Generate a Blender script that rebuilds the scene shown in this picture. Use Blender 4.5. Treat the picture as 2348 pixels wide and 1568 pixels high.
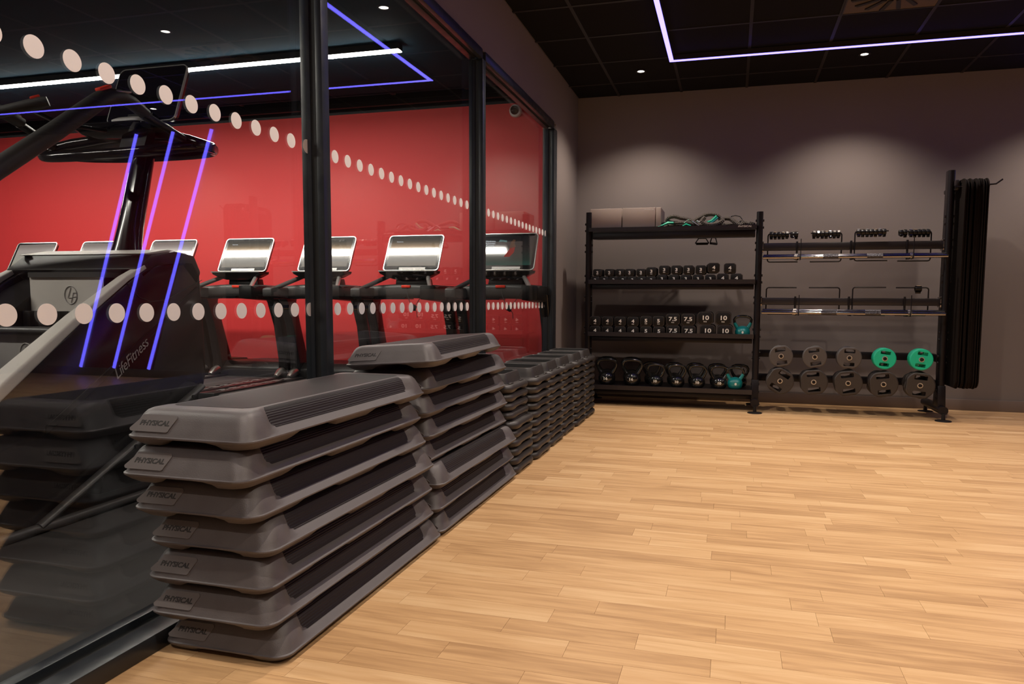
import bpy, bmesh, math, random
from mathutils import Vector, Matrix, Euler

random.seed(7)
S = bpy.context.scene
for o in list(bpy.data.objects):
    bpy.data.objects.remove(o, do_unlink=True)
COL = S.collection
PI = math.pi
R = math.radians

# ------------------------------------------------------------------ camera
FPX, CX, CY = 1645.6, 1235.0, 824.5
cam = bpy.data.cameras.new('camera')
cam.sensor_fit = 'HORIZONTAL'
cam.sensor_width = 36.0
cam.lens = FPX * 36.0 / 2348.0
cam.shift_x = -(CX - 1174.0) / 2348.0
cam.shift_y = (CY - 784.0) / 2348.0
cam.clip_start = 0.05
cam_o = bpy.data.objects.new('camera', cam)
COL.objects.link(cam_o)
_p, _y, _r = 0.0823, 0.2619, 0.0056
_f = Vector((-math.sin(_y) * math.cos(_p), math.cos(_y) * math.cos(_p), -math.sin(_p)))
_rt = Vector((math.cos(_y), math.sin(_y), 0))
_up = _rt.cross(_f)
_r2 = _rt * math.cos(_r) + _up * math.sin(_r)
_u2 = -_rt * math.sin(_r) + _up * math.cos(_r)
m3 = Matrix((( _r2.x, _u2.x, -_f.x), (_r2.y, _u2.y, -_f.y), (_r2.z, _u2.z, -_f.z)))
cam_o.matrix_world = Matrix.Translation((0, 0, 0.962)) @ m3.to_4x4()
S.camera = cam_o

# ------------------------------------------------------------------ world, exposure
w = bpy.data.worlds.new('world')
S.world = w
w.use_nodes = True
w.node_tree.nodes['Background'].inputs[0].default_value = (0.02, 0.018, 0.02, 1)
w.node_tree.nodes['Background'].inputs[1].default_value = 0.25
S.view_settings.view_transform = 'Standard'
S.view_settings.look = 'None'
S.view_settings.exposure = 0.0
S.view_settings.gamma = 1.0
S.view_settings.use_curve_mapping = False

# light levels, all in one place
SPOT_W = 99.0            # each recessed spot of the studio
GYM_SPOT_W = 30.0
LINEAR_E = 135.0          # linear lamps of the gym, emission strength
LED_COL = (0.90, 0.74, 6.5)
SPOT_COL = (1.0, 0.86, 0.72)

# ------------------------------------------------------------------ dimensions (metres)
XG, XF, XW = -1.59, -1.52, -1.53      # glass, frame face, wall face
YB, ZC = 7.175, 2.96                  # back wall, ceiling
XR, YN, XL = 5.7, -2.6, -9.8          # right wall, near wall, gym left wall

# ------------------------------------------------------------------ materials
def new_mat(name):
    m = bpy.data.materials.new(name)
    m.use_nodes = True
    nt = m.node_tree
    return m, nt, nt.nodes['Principled BSDF']

def pmat(name, col, rough=0.5, metal=0.0, spec=0.5, bump=None, var=None, coat=0.0):
    """bump=(scale, strength, distance); var=(scale, amount)"""
    m, nt, b = new_mat(name)
    b.inputs['Base Color'].default_value = (*col, 1)
    b.inputs['Roughness'].default_value = rough
    b.inputs['Metallic'].default_value = metal
    b.inputs['Specular IOR Level'].default_value = spec
    b.inputs['Coat Weight'].default_value = coat
    b.inputs['Coat Roughness'].default_value = 0.08
    tc = nt.nodes.new('ShaderNodeTexCoord')
    if var:
        n = nt.nodes.new('ShaderNodeTexNoise')
        n.inputs['Scale'].default_value = var[0]
        n.inputs['Detail'].default_value = 5
        nt.links.new(tc.outputs['Object'], n.inputs['Vector'])
        mr = nt.nodes.new('ShaderNodeMapRange')
        mr.inputs['From Min'].default_value = 0.3
        mr.inputs['From Max'].default_value = 0.7
        mr.inputs['To Min'].default_value = 1 - var[1]
        mr.inputs['To Max'].default_value = 1 + var[1]
        nt.links.new(n.outputs['Fac'], mr.inputs['Value'])
        mx = nt.nodes.new('ShaderNodeVectorMath')
        mx.operation = 'SCALE'
        mx.inputs[0].default_value = col
        nt.links.new(mr.outputs[0], mx.inputs['Scale'])
        nt.links.new(mx.outputs[0], b.inputs['Base Color'])
        r2 = nt.nodes.new('ShaderNodeMapRange')
        r2.inputs['From Min'].default_value = 0.3
        r2.inputs['From Max'].default_value = 0.7
        r2.inputs['To Min'].default_value = max(0.02, rough - 0.06)
        r2.inputs['To Max'].default_value = min(1, rough + 0.06)
        nt.links.new(n.outputs['Fac'], r2.inputs['Value'])
        nt.links.new(r2.outputs[0], b.inputs['Roughness'])
    if bump:
        n = nt.nodes.new('ShaderNodeTexNoise')
        n.inputs['Scale'].default_value = bump[0]
        n.inputs['Detail'].default_value = 3
        nt.links.new(tc.outputs['Object'], n.inputs['Vector'])
        bn = nt.nodes.new('ShaderNodeBump')
        bn.inputs['Strength'].default_value = bump[1]
        bn.inputs['Distance'].default_value = bump[2]
        nt.links.new(n.outputs['Fac'], bn.inputs['Height'])
        nt.links.new(bn.outputs[0], b.inputs['Normal'])
    return m

def emat(name, col, strength=1.0):
    m, nt, b = new_mat(name)
    b.inputs['Base Color'].default_value = (0, 0, 0, 1)
    b.inputs['Specular IOR Level'].default_value = 0.0
    b.inputs['Emission Color'].default_value = (*col, 1)
    b.inputs['Emission Strength'].default_value = strength
    return m

def glass_mat():
    m = bpy.data.materials.new('window_glass')
    m.use_nodes = True
    nt = m.node_tree
    nt.nodes.clear()
    out = nt.nodes.new('ShaderNodeOutputMaterial')
    mix = nt.nodes.new('ShaderNodeMixShader')
    tr = nt.nodes.new('ShaderNodeBsdfTransparent')
    tr.inputs[0].default_value = (0.965, 0.975, 0.972, 1)
    gl = nt.nodes.new('ShaderNodeBsdfGlossy')
    gl.inputs['Roughness'].default_value = 0.0
    gl.inputs['Color'].default_value = (0.95, 0.97, 1.0, 1)
    g = nt.nodes.new('ShaderNodeNewGeometry')
    dt = nt.nodes.new('ShaderNodeVectorMath'); dt.operation = 'DOT_PRODUCT'
    nt.links.new(g.outputs['Incoming'], dt.inputs[0])
    nt.links.new(g.outputs['Normal'], dt.inputs[1])
    ab = nt.nodes.new('ShaderNodeMath'); ab.operation = 'ABSOLUTE'
    nt.links.new(dt.outputs['Value'], ab.inputs[0])
    s1 = nt.nodes.new('ShaderNodeMath'); s1.operation = 'SUBTRACT'
    s1.inputs[0].default_value = 1.0
    nt.links.new(ab.outputs[0], s1.inputs[1])
    pw = nt.nodes.new('ShaderNodeMath'); pw.operation = 'POWER'
    nt.links.new(s1.outputs[0], pw.inputs[0]); pw.inputs[1].default_value = 5.0
    ma = nt.nodes.new('ShaderNodeMath'); ma.operation = 'MULTIPLY_ADD'
    nt.links.new(pw.outputs[0], ma.inputs[0])
    ma.inputs[1].default_value = 0.86; ma.inputs[2].default_value = 0.085
    nt.links.new(ma.outputs[0], mix.inputs[0])
    nt.links.new(tr.outputs[0], mix.inputs[1])
    nt.links.new(gl.outputs[0], mix.inputs[2])
    nt.links.new(mix.outputs[0], out.inputs[0])
    return m

def wood_mat():
    m, nt, b = new_mat('floor_wood')
    L = nt.links.new
    oi = nt.nodes.new('ShaderNodeObjectInfo')
    at = nt.nodes.new('ShaderNodeAttribute'); at.attribute_name = 'rnd'
    ad = nt.nodes.new('ShaderNodeMath'); ad.operation = 'ADD'
    L(oi.outputs['Random'], ad.inputs[0]); L(at.outputs['Fac'], ad.inputs[1])
    fr = nt.nodes.new('ShaderNodeMath'); fr.operation = 'FRACT'
    L(ad.outputs[0], fr.inputs[0])
    geo = nt.nodes.new('ShaderNodeNewGeometry')
    sc = nt.nodes.new('ShaderNodeMath'); sc.operation = 'MULTIPLY'
    L(fr.outputs[0], sc.inputs[0]); sc.inputs[1].default_value = 57.0
    cmb = nt.nodes.new('ShaderNodeCombineXYZ')
    L(sc.outputs[0], cmb.inputs[0]); L(sc.outputs[0], cmb.inputs[2])
    va = nt.nodes.new('ShaderNodeVectorMath'); va.operation = 'ADD'
    L(geo.outputs['Position'], va.inputs[0]); L(cmb.outputs[0], va.inputs[1])
    # long streaky grain
    mp = nt.nodes.new('ShaderNodeMapping')
    mp.inputs['Scale'].default_value = (1.6, 26, 26)
    L(va.outputs[0], mp.inputs['Vector'])
    n1 = nt.nodes.new('ShaderNodeTexNoise')
    n1.inputs['Scale'].default_value = 1.6; n1.inputs['Detail'].default_value = 7
    n1.inputs['Roughness'].default_value = 0.62; n1.inputs['Distortion'].default_value = 0.7
    L(mp.outputs[0], n1.inputs['Vector'])
    # cathedral rings
    mp2 = nt.nodes.new('ShaderNodeMapping')
    mp2.inputs['Scale'].default_value = (1.1, 9, 9)
    L(va.outputs[0], mp2.inputs['Vector'])
    n2 = nt.nodes.new('ShaderNodeTexNoise')
    n2.inputs['Scale'].default_value = 1.3; n2.inputs['Detail'].default_value = 2
    n2.inputs['Distortion'].default_value = 0.3
    L(mp2.outputs[0], n2.inputs['Vector'])
    mu = nt.nodes.new('ShaderNodeMath'); mu.operation = 'MULTIPLY'; mu.inputs[1].default_value = 22
    L(n2.outputs['Fac'], mu.inputs[0])
    si = nt.nodes.new('ShaderNodeMath'); si.operation = 'SINE'
    L(mu.outputs[0], si.inputs[0])
    mr = nt.nodes.new('ShaderNodeMapRange')
    mr.inputs['From Min'].default_value = -1; mr.inputs['From Max'].default_value = 1
    mr.inputs['To Min'].default_value = -0.07; mr.inputs['To Max'].default_value = 0.07
    L(si.outputs[0], mr.inputs['Value'])
    a2 = nt.nodes.new('ShaderNodeMath'); a2.operation = 'ADD'
    L(n1.outputs['Fac'], a2.inputs[0]); L(mr.outputs[0], a2.inputs[1])
    # per plank tone
    pt = nt.nodes.new('ShaderNodeMapRange')
    pt.inputs['To Min'].default_value = -0.17; pt.inputs['To Max'].default_value = 0.15
    L(fr.outputs[0], pt.inputs['Value'])
    a3 = nt.nodes.new('ShaderNodeMath'); a3.operation = 'ADD'
    L(a2.outputs[0], a3.inputs[0]); L(pt.outputs[0], a3.inputs[1])
    cr = nt.nodes.new('ShaderNodeValToRGB')
    e = cr.color_ramp.elements
    e[0].position = 0.20; e[0].color = (0.41, 0.235, 0.108, 1)
    e[1].position = 0.82; e[1].color = (0.68, 0.455, 0.245, 1)
    x = cr.color_ramp.elements.new(0.50); x.color = (0.575, 0.350, 0.170, 1)
    L(a3.outputs[0], cr.inputs[0])
    L(cr.outputs[0], b.inputs['Base Color'])
    b.inputs['Roughness'].default_value = 0.42
    b.inputs['Specular IOR Level'].default_value = 0.35
    bn = nt.nodes.new('ShaderNodeBump')
    bn.inputs['Strength'].default_value = 0.12; bn.inputs['Distance'].default_value = 0.001
    L(n1.outputs['Fac'], bn.inputs['Height']); L(bn.outputs[0], b.inputs['Normal'])
    return m

def ribbed_mat():
    m, nt, b = new_mat('ribbed_rubber')
    b.inputs['Base Color'].default_value = (0.017, 0.013, 0.014, 1)
    b.inputs['Roughness'].default_value = 0.50
    b.inputs['Specular IOR Level'].default_value = 0.28
    tc = nt.nodes.new('ShaderNodeTexCoord')
    wv = nt.nodes.new('ShaderNodeTexWave')
    wv.bands_direction = 'X'
    wv.inputs['Scale'].default_value = 100
    nt.links.new(tc.outputs['Object'], wv.inputs['Vector'])
    bn = nt.nodes.new('ShaderNodeBump')
    bn.inputs['Strength'].default_value = 0.5; bn.inputs['Distance'].default_value = 0.0015
    nt.links.new(wv.outputs['Fac'], bn.inputs['Height'])
    nt.links.new(bn.outputs[0], b.inputs['Normal'])
    return m

def knurl_mat():
    m, nt, b = new_mat('knurled_steel')
    b.inputs['Base Color'].default_value = (0.11, 0.105, 0.115, 1)
    b.inputs['Metallic'].default_value = 1
    b.inputs['Roughness'].default_value = 0.45
    tc = nt.nodes.new('ShaderNodeTexCoord')
    v = nt.nodes.new('ShaderNodeTexVoronoi'); v.inputs['Scale'].default_value = 160
    nt.links.new(tc.outputs['Object'], v.inputs['Vector'])
    bn = nt.nodes.new('ShaderNodeBump')
    bn.inputs['Strength'].default_value = 1; bn.inputs['Distance'].default_value = 0.003
    nt.links.new(v.outputs['Distance'], bn.inputs['Height'])
    nt.links.new(bn.outputs[0], b.inputs['Normal'])
    return m

def screen_mat(name, kind):
    """lit treadmill display: dark top, orange to pale lower band; under glossy glass"""
    m, nt, b = new_mat(name)
    L = nt.links.new
    tc = nt.nodes.new('ShaderNodeTexCoord')
    sp = nt.nodes.new('ShaderNodeSeparateXYZ')
    L(tc.outputs['Object'], sp.inputs[0])
    mr = nt.nodes.new('ShaderNodeMapRange')
    mr.inputs['From Min'].default_value = -0.14; mr.inputs['From Max'].default_value = 0.14
    L(sp.outputs['Z'], mr.inputs['Value'])
    cr = nt.nodes.new('ShaderNodeValToRGB')
    e = cr.color_ramp.elements
    if kind == 0:
        e[0].position = 0.0; e[0].color = (0.42, 0.36, 0.30, 1)
        e[1].position = 1.0; e[1].color = (0.10, 0.085, 0.07, 1)
        for p, c in ((0.25, (0.46, 0.42, 0.37, 1)), (0.55, (0.42, 0.38, 0.34, 1)), (0.72, (0.46, 0.27, 0.12, 1)), (0.86, (0.20, 0.14, 0.09, 1))):
            q = cr.color_ramp.elements.new(p); q.color = c
    elif kind == 1:
        e[0].position = 0.0; e[0].color = (0.42, 0.27, 0.16, 1)
        e[1].position = 1.0; e[1].color = (0.30, 0.24, 0.21, 1)
        for p, c in ((0.3, (0.44, 0.42, 0.34, 1)), (0.8, (0.50, 0.42, 0.38, 1))):
            q = cr.color_ramp.elements.new(p); q.color = c
    else:
        e[0].position = 0.0; e[0].color = (0.03, 0.09, 0.07, 1)
        e[1].position = 1.0; e[1].color = (0.012, 0.010, 0.012, 1)
        for p, c in ((0.2, (0.03, 0.045, 0.035, 1)), (0.6, (0.035, 0.027, 0.025, 1))):
            q = cr.color_ramp.elements.new(p); q.color = c
    L(mr.outputs[0], cr.inputs[0])
    L(cr.outputs[0], b.inputs['Emission Color'])
    b.inputs['Emission Strength'].default_value = 0.8
    b.inputs['Base Color'].default_value = (0.01, 0.01, 0.01, 1)
    b.inputs['Roughness'].default_value = 0.06
    b.inputs['Specular IOR Level'].default_value = 0.7
    return m

M = {}
M['wall'] = pmat('wall_paint', (0.185, 0.155, 0.147), 0.75, bump=(320, 0.15, 0.001))
M['black_ceiling'] = pmat('black_ceiling_tile', (0.007, 0.006, 0.006), 0.9, spec=0.15, bump=(500, 0.2, 0.001))
M['grid'] = pmat('ceiling_grid_metal', (0.014, 0.011, 0.010), 0.55)
M['gym_ceiling'] = pmat('gym_ceiling_paint', (0.016, 0.040, 0.062), 0.9, spec=0.05, var=(3, 0.12))
M['red'] = pmat('red_wall_paint', (0.74, 0.042, 0.045), 0.6, bump=(300, 0.1, 0.001))
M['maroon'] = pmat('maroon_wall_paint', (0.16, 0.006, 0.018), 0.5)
M['skirt'] = pmat('skirting_paint', (0.165, 0.125, 0.110), 0.4)
M['gym_floor'] = pmat('gym_rubber_floor', (0.020, 0.018, 0.017), 0.85, var=(60, 0.25), bump=(200, 0.2, 0.001))
M['gym_dark'] = pmat('gym_dark_wall', (0.035, 0.035, 0.04), 0.8)
M['frame'] = pmat('window_frame_powdercoat', (0.020, 0.023, 0.028), 0.36, var=(20, 0.05))
M['gasket'] = pmat('rubber_gasket', (0.006, 0.006, 0.006), 0.6)
M['glass'] = glass_mat()
M['dot'] = pmat('frosted_dot_film', (0.86, 0.83, 0.83), 0.7)
M['wood'] = wood_mat()
M['gap'] = pmat('floor_joint', (0.40, 0.22, 0.09), 0.8)
M['plastic'] = pmat('grained_grey_plastic', (0.098, 0.087, 0.089), 0.44, bump=(420, 0.35, 0.0012), var=(14, 0.07))
M['plate_plastic'] = pmat('smooth_grey_plastic', (0.125, 0.113, 0.113), 0.42)
M['deboss'] = pmat('dark_debossed_letter', (0.022, 0.020, 0.020), 0.5)
M['ribbed'] = ribbed_mat()
M['riser'] = pmat('dark_grey_riser_plastic', (0.034, 0.029, 0.028), 0.42, bump=(380, 0.3, 0.001), var=(12, 0.08))
M['hole'] = pmat('dark_inner_plastic', (0.012, 0.011, 0.011), 0.7)
M['rack'] = pmat('black_powdercoat', (0.008, 0.006, 0.008), 0.40, spec=0.3, bump=(500, 0.1, 0.0005))
M['rack_face'] = pmat('satin_dark_steel', (0.024, 0.019, 0.021), 0.33)
M['chrome'] = pmat('chrome', (0.32, 0.305, 0.31), 0.13, metal=1)
M['dchrome'] = pmat('steel_worn', (0.36, 0.33, 0.31), 0.28, metal=1)
M['knurl'] = knurl_mat()
M['rubber'] = pmat('black_rubber', (0.008, 0.006, 0.006), 0.5, spec=0.3, bump=(300, 0.15, 0.0006))
M['rubber_edge'] = pmat('worn_rubber_edge', (0.075, 0.055, 0.045), 0.5)
M['plate_grey'] = pmat('grey_rubber_plate', (0.080, 0.070, 0.069), 0.5, bump=(300, 0.15, 0.0006))
M['plate_dark'] = pmat('dark_rubber_plate', (0.036, 0.029, 0.027), 0.5, bump=(300, 0.15, 0.0006))
M['green'] = pmat('green_rubber_plate', (0.003, 0.50, 0.30), 0.42)
M['teal'] = pmat('teal_vinyl', (0.004, 0.19, 0.20), 0.32, coat=0.3)
M['gloss_black'] = pmat('gloss_black_enamel', (0.008, 0.008, 0.008), 0.16, coat=0.5)
M['white_print'] = pmat('white_print', (0.82, 0.80, 0.76), 0.55)
M['foam'] = pmat('grey_foam', (0.40, 0.325, 0.285), 0.8, bump=(250, 0.2, 0.0006))
M['mat'] = pmat('black_foam_mat', (0.009, 0.006, 0.005), 0.85, spec=0.1, bump=(120, 0.3, 0.001))
M['mat_edge'] = pmat('mat_edge_light', (0.075, 0.055, 0.045), 0.8)
M['braid'] = pmat('braided_grey_sleeve', (0.095, 0.078, 0.066), 0.8, bump=(900, 0.7, 0.002))
M['strap'] = pmat('black_webbing', (0.015, 0.014, 0.014), 0.7)
M['tm_black'] = pmat('satin_black_plastic', (0.009, 0.008, 0.008), 0.34, spec=0.35)
M['tm_gloss'] = pmat('piano_black', (0.006, 0.005, 0.006), 0.14, spec=0.4, coat=0.15)
M['tm_grey'] = pmat('grip_grey_rubber', (0.050, 0.047, 0.046), 0.40, spec=0.4)
M['tm_silver'] = pmat('silver_trim', (0.62, 0.60, 0.58), 0.28, metal=0.8)
M['tm_light'] = pmat('light_grey_plastic', (0.55, 0.51, 0.47), 0.5, var=(8, 0.04))
M['tm_mid'] = pmat('mid_grey_plastic', (0.30, 0.28, 0.27), 0.5)
M['belt'] = pmat('treadmill_belt', (0.022, 0.019, 0.018), 0.7, bump=(300, 0.3, 0.001))
M['rubber_grip'] = pmat('handrail_grip', (0.030, 0.026, 0.024), 0.55)
M['red_part'] = pmat('red_button_plastic', (0.80, 0.045, 0.02), 0.4)
M['screen_a'] = screen_mat('display_warm', 0)
M['screen_b'] = screen_mat('display_pale', 1)
M['screen_c'] = screen_mat('display_dark', 2)
M['lcd_text'] = emat('display_text', (0.8, 0.85, 0.9), 0.9)
M['lcd_red'] = emat('display_red_shape', (0.45, 0.03, 0.02), 0.6)
M['lcd_skin'] = emat('display_brown_shape', (0.20, 0.10, 0.06), 0.5)
M['lcd_cyan'] = emat('display_cyan_shape', (0.25, 0.42, 0.40), 0.6)
M['led'] = emat('violet_led', LED_COL, 1.0)
M['linear'] = emat('linear_lamp_diffuser', (1.0, 0.93, 0.82), LINEAR_E)
M['lens'] = emat('spot_lens', (1.0, 0.90, 0.78), 14.0)
M['white_plastic'] = pmat('white_plastic', (0.75, 0.72, 0.70), 0.4)
M['vent'] = pmat('vent_plate', (0.085, 0.055, 0.032), 0.6)

# ------------------------------------------------------------------ mesh builder
class MB:
    def __init__(s):
        s.v = []; s.f = []
    def add(s, vs, fs):
        o = len(s.v)
        s.v += [tuple(v) for v in vs]
        s.f += [tuple(i + o for i in f) for f in fs]
        return s
    def box(s, x0, x1, y0, y1, z0, z1, rot=None, c=None):
        vs = [Vector((x, y, z)) for z in (z0, z1) for y in (y0, y1) for x in (x0, x1)]
        if rot is not None:
            c = Vector(c) if c is not None else Vector(((x0 + x1) / 2, (y0 + y1) / 2, (z0 + z1) / 2))
            m = Euler(rot).to_matrix()
            vs = [m @ (v - c) + c for v in vs]
        return s.add(vs, [(0, 2, 3, 1), (4, 5, 7, 6), (0, 1, 5, 4), (2, 6, 7, 3), (0, 4, 6, 2), (1, 3, 7, 5)])
    def loft(s, rings, cap0=True, cap1=True, closed=True):
        n = len(rings[0]); o = len(s.v)
        for r in rings: s.v += [tuple(p) for p in r]
        for i in range(len(rings) - 1):
            for j in range(n if closed else n - 1):
                k = (j + 1) % n
                s.f.append((o + i * n + j, o + i * n + k, o + (i + 1) * n + k, o + (i + 1) * n + j))
        if cap0: s.f.append(tuple(o + j for j in reversed(range(n))))
        if cap1: s.f.append(tuple(o + (len(rings) - 1) * n + j for j in range(n)))
        return s
    def tube(s, pts, r, n=10, cap=True, sy=1.0):
        """round tube along points; r number or list; sy flattens the section"""
        P = [Vector(p) for p in pts]
        rings = []
        ref = None
        for i, p in enumerate(P):
            if i == 0: t = P[1] - P[0]
            elif i == len(P) - 1: t = P[-1] - P[-2]
            else: t = (P[i + 1] - P[i]).normalized() + (P[i] - P[i - 1]).normalized()
            t.normalize()
            if ref is None:
                ref = Vector((0, 0, 1)) if abs(t.z) < 0.9 else Vector((1, 0, 0))
            a = t.cross(ref)
            if a.length < 1e-4: a = t.cross(Vector((0, 1, 0)))
            a.normalize(); b = a.cross(t).normalized(); ref = b
            rr = r[i] if isinstance(r, (list, tuple)) else r
            rings.append([p + a * (rr * math.cos(2 * PI * k / n)) + b * (rr * sy * math.sin(2 * PI * k / n)) for k in range(n)])
        return s.loft(rings, cap, cap)
    def cyl(s, p0, p1, r0, r1=None, n=20, cap=True):
        return s.tube([p0, p1], [r0, r0 if r1 is None else r1], n, cap)
    def prism(s, pts, axis, a, b):
        """polygon (2D) extruded along axis from a to b"""
        def mk(p, t):
            if axis == 'x': return (t, p[0], p[1])
            if axis == 'y': return (p[0], t, p[1])
            return (p[0], p[1], t)
        return s.loft([[mk(p, a) for p in pts], [mk(p, b) for p in pts]])
    def ring_plate(s, r0, r1, z0, z1, n=28, axis='z', c=(0, 0, 0)):
        def q(r, a, z):
            p = (r * math.cos(a), r * math.sin(a), z)
            if axis == 'y': p = (p[0], z, p[1])
            if axis == 'x': p = (z, p[0], p[1])
            return (p[0] + c[0], p[1] + c[1], p[2] + c[2])
        A = [2 * PI * i / n for i in range(n)]
        rg = [[q(r0, a, z0) for a in A], [q(r1, a, z0) for a in A], [q(r1, a, z1) for a in A], [q(r0, a, z1) for a in A], [q(r0, a, z0) for a in A]]
        return s.loft(rg, False, False)
    def mesh(s, name, mat, bevel=0.0, seg=2, ang=35, smooth=True):
        me = bpy.data.meshes.new(name)
        me.from_pydata(s.v, [], s.f)
        bm = bmesh.new(); bm.from_mesh(me)
        bmesh.ops.recalc_face_normals(bm, faces=bm.faces)
        if bevel > 0:
            es = [e for e in bm.edges if e.is_manifold and e.calc_face_angle(0) > R(ang)]
            bmesh.ops.bevel(bm, geom=es, offset=bevel, segments=seg, affect='EDGES', profile=0.5, clamp_overlap=True)
        bm.to_mesh(me); bm.free()
        if smooth:
            for p in me.polygons: p.use_smooth = True
            me.set_sharp_from_angle(angle=R(38))
        if mat is not None: me.materials.append(mat)
        return me
    def build(s, name, mat, parent=None, **k):
        return link(name, s.mesh(name, mat, **k), parent)

def link(name, me, parent=None, loc=None, rot=None):
    o = bpy.data.objects.new(name, me)
    COL.objects.link(o)
    if parent is not None: o.parent = parent
    if loc is not None: o.location = loc
    if rot is not None: o.rotation_euler = rot
    return o

def thing(name, label, cat, loc=(0, 0, 0), rot=(0, 0, 0), group=None):
    o = bpy.data.objects.new(name, None)
    COL.objects.link(o)
    o.empty_display_size = 0.1
    o.location = loc; o.rotation_euler = rot
    o['label'] = label; o['category'] = cat
    if group: o['group'] = group
    return o
def tag(o, label, cat, group=None):
    o['label'] = label; o['category'] = cat
    if group: o['group'] = group
    return o
def struct(o, label=None):
    o['kind'] = 'structure'
    if label: o['label'] = label
    return o
def kids(o): return [c for c in o.children]
def dup(o, loc=None, rot=None, label=None, group=None, parent=None):
    c = o.copy(); COL.objects.link(c)
    if parent is not None: c.parent = parent
    if loc is not None: c.location = loc
    if rot is not None: c.rotation_euler = rot
    if label: c['label'] = label
    if group: c['group'] = group
    for ch in list(o.children): dup(ch, parent=c)
    return c

_tc = {}
def text_mesh(txt, size, mat, ext=0.0008, xs=1.0, shear=0.0, bold=0.0, sp=1.0):
    key = (txt, size, mat.name, ext, xs, shear, bold, sp)
    if key in _tc: return _tc[key]
    cu = bpy.data.curves.new('t', 'FONT')
    cu.body = txt; cu.size = size; cu.extrude = ext; cu.shear = shear; cu.offset = bold
    cu.space_character = sp
    cu.align_x = 'CENTER'; cu.align_y = 'CENTER'; cu.resolution_u = 3
    o = bpy.data.objects.new('t', cu); COL.objects.link(o)
    bpy.context.view_layer.update()
    dg = bpy.context.evaluated_depsgraph_get()
    me = bpy.data.meshes.new_from_object(o.evaluated_get(dg))
    me.name = 'lettering'
    bpy.data.objects.remove(o, do_unlink=True); bpy.data.curves.remove(cu)
    for v in me.vertices: v.co.x *= xs
    me.materials.clear(); me.materials.append(mat)
    _tc[key] = me
    return me

def rrect(hx, hy, r, nc=4, nx=1, ny=1):
    """rounded rectangle, counter-clockwise, nx/ny extra points on the straight sides"""
    r = min(r, hx, hy)
    pts = []
    def arc(cx, cy, a0):
        return [(cx + r * math.cos(a0 + PI / 2 * i / nc), cy + r * math.sin(a0 + PI / 2 * i / nc)) for i in range(nc + 1)]
    def side(p, q, n):
        return [(p[0] + (q[0] - p[0]) * i / n, p[1] + (q[1] - p[1]) * i / n) for i in range(1, n)]
    a = arc(hx - r, hy - r, 0); b = arc(-hx + r, hy - r, PI / 2)
    c = arc(-hx + r, -hy + r, PI); d = arc(hx - r, -hy + r, 1.5 * PI)
    pts = a + side(a[-1], b[0], nx) + b + side(b[-1], c[0], ny) + c + side(c[-1], d[0], nx) + d + side(d[-1], a[0], ny)
    return pts
def sstep(a, b, x):
    t = min(1, max(0, (x - a) / (b - a))); return t * t * (3 - 2 * t)

# ================================================================== SETTING
# ---- studio floor: planks, each a part while it shows about 10 px or more
floor = struct(MB().box(XG - 0.07, XR, YN, YB, -0.12, -0.004).build('floor', M['gap']))
ROW = 0.0965
plank_list = []
nrow = int((YB - YN) / ROW) + 1
for k in range(nrow):
    y0 = YB - (k + 1) * ROW + 0.053
    y1 = y0 + ROW
    y0c, y1c = max(y0, YN), min(y1, YB)
    if y1c - y0c < 0.01: continue
    x = XG - 0.07 - random.uniform(0, 0.45)
    while x < XR:
        ln = random.choice((0.30, 0.39, 0.49, 0.49, 0.56, 0.68, 0.80))
        a, b = max(x, XG - 0.07), min(x + ln, XR)
        if b - a > 0.02: plank_list.append((a, b, y0c, y1c))
        x += ln
def plank_rank(p):
    a, b, y0, y1 = p
    yc = (y0 + y1) / 2; xc = (a + b) / 2
    if yc < 1.15 or b < -1.1: return 99
    lim = 0.50 * yc + 0.25
    return yc if a < lim else 99
plank_list.sort(key=plank_rank)
g = 0.0004
for (a, b, y0, y1) in plank_list[:295]:
    mb = MB(); cx, cy = (a + b) / 2, (y0 + y1) / 2
    mb.box(a + g - cx, b - g - cx, y0 + g - cy, y1 - g - cy, -0.006, 0.0)
    link('plank', mb.mesh('plank', M['wood'], smooth=False), floor, (cx, cy, 0))
mb = MB()
for (a, b, y0, y1) in plank_list[295:]:
    mb.box(a + g, b - g, y0 + g, y1 - g, -0.006, 0.0)
me = mb.mesh('plank_field', M['wood'], smooth=False)
at = me.attributes.new('rnd', 'FLOAT', 'FACE')
# faces keep creation order: 6 per plank
vals = []
rr = [random.random() for _ in range(len(me.polygons) // 6 + 1)]
for i in range(len(me.polygons)): vals.append(rr[i // 6])
at.data.foreach_set('value', vals)
o = link('plank_field', me, floor); o['kind'] = 'stuff'

# ---- walls
struct(MB().box(XL, XR + 0.1, YB, YB + 0.12, -0.1, 3.7).build('wall_back', M['wall']))
struct(MB().box(XR, XR + 0.1, YN, YB, -0.1, ZC + 0.1).build('wall_right', M['wall']))
struct(MB().box(XL, XR + 0.1, YN - 0.1, YN, -0.1, 3.7).build('wall_front', M['wall']))
# dividing wall: above the glass, and the piece beyond it
YE = 6.26                        # far end of the glazing
ZT = 2.50                        # top of the glazing
wl = struct(MB().box(XW - 0.12, XW, YN, YE, ZT, ZC + 0.05).box(XW - 0.12, XW, YE, YB, -0.1, ZC + 0.05).build('wall_left', M['wall']))
struct(MB().box(XW, XR, YB - 0.020, YB, 0, 0.098).build('baseboard_back', M['skirt'], bevel=0.0015))
struct(MB().box(XW, XW + 0.016, YE + 0.01, YB - 0.016, 0, 0.098).build('baseboard_left', M['skirt'], bevel=0.003))
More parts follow.
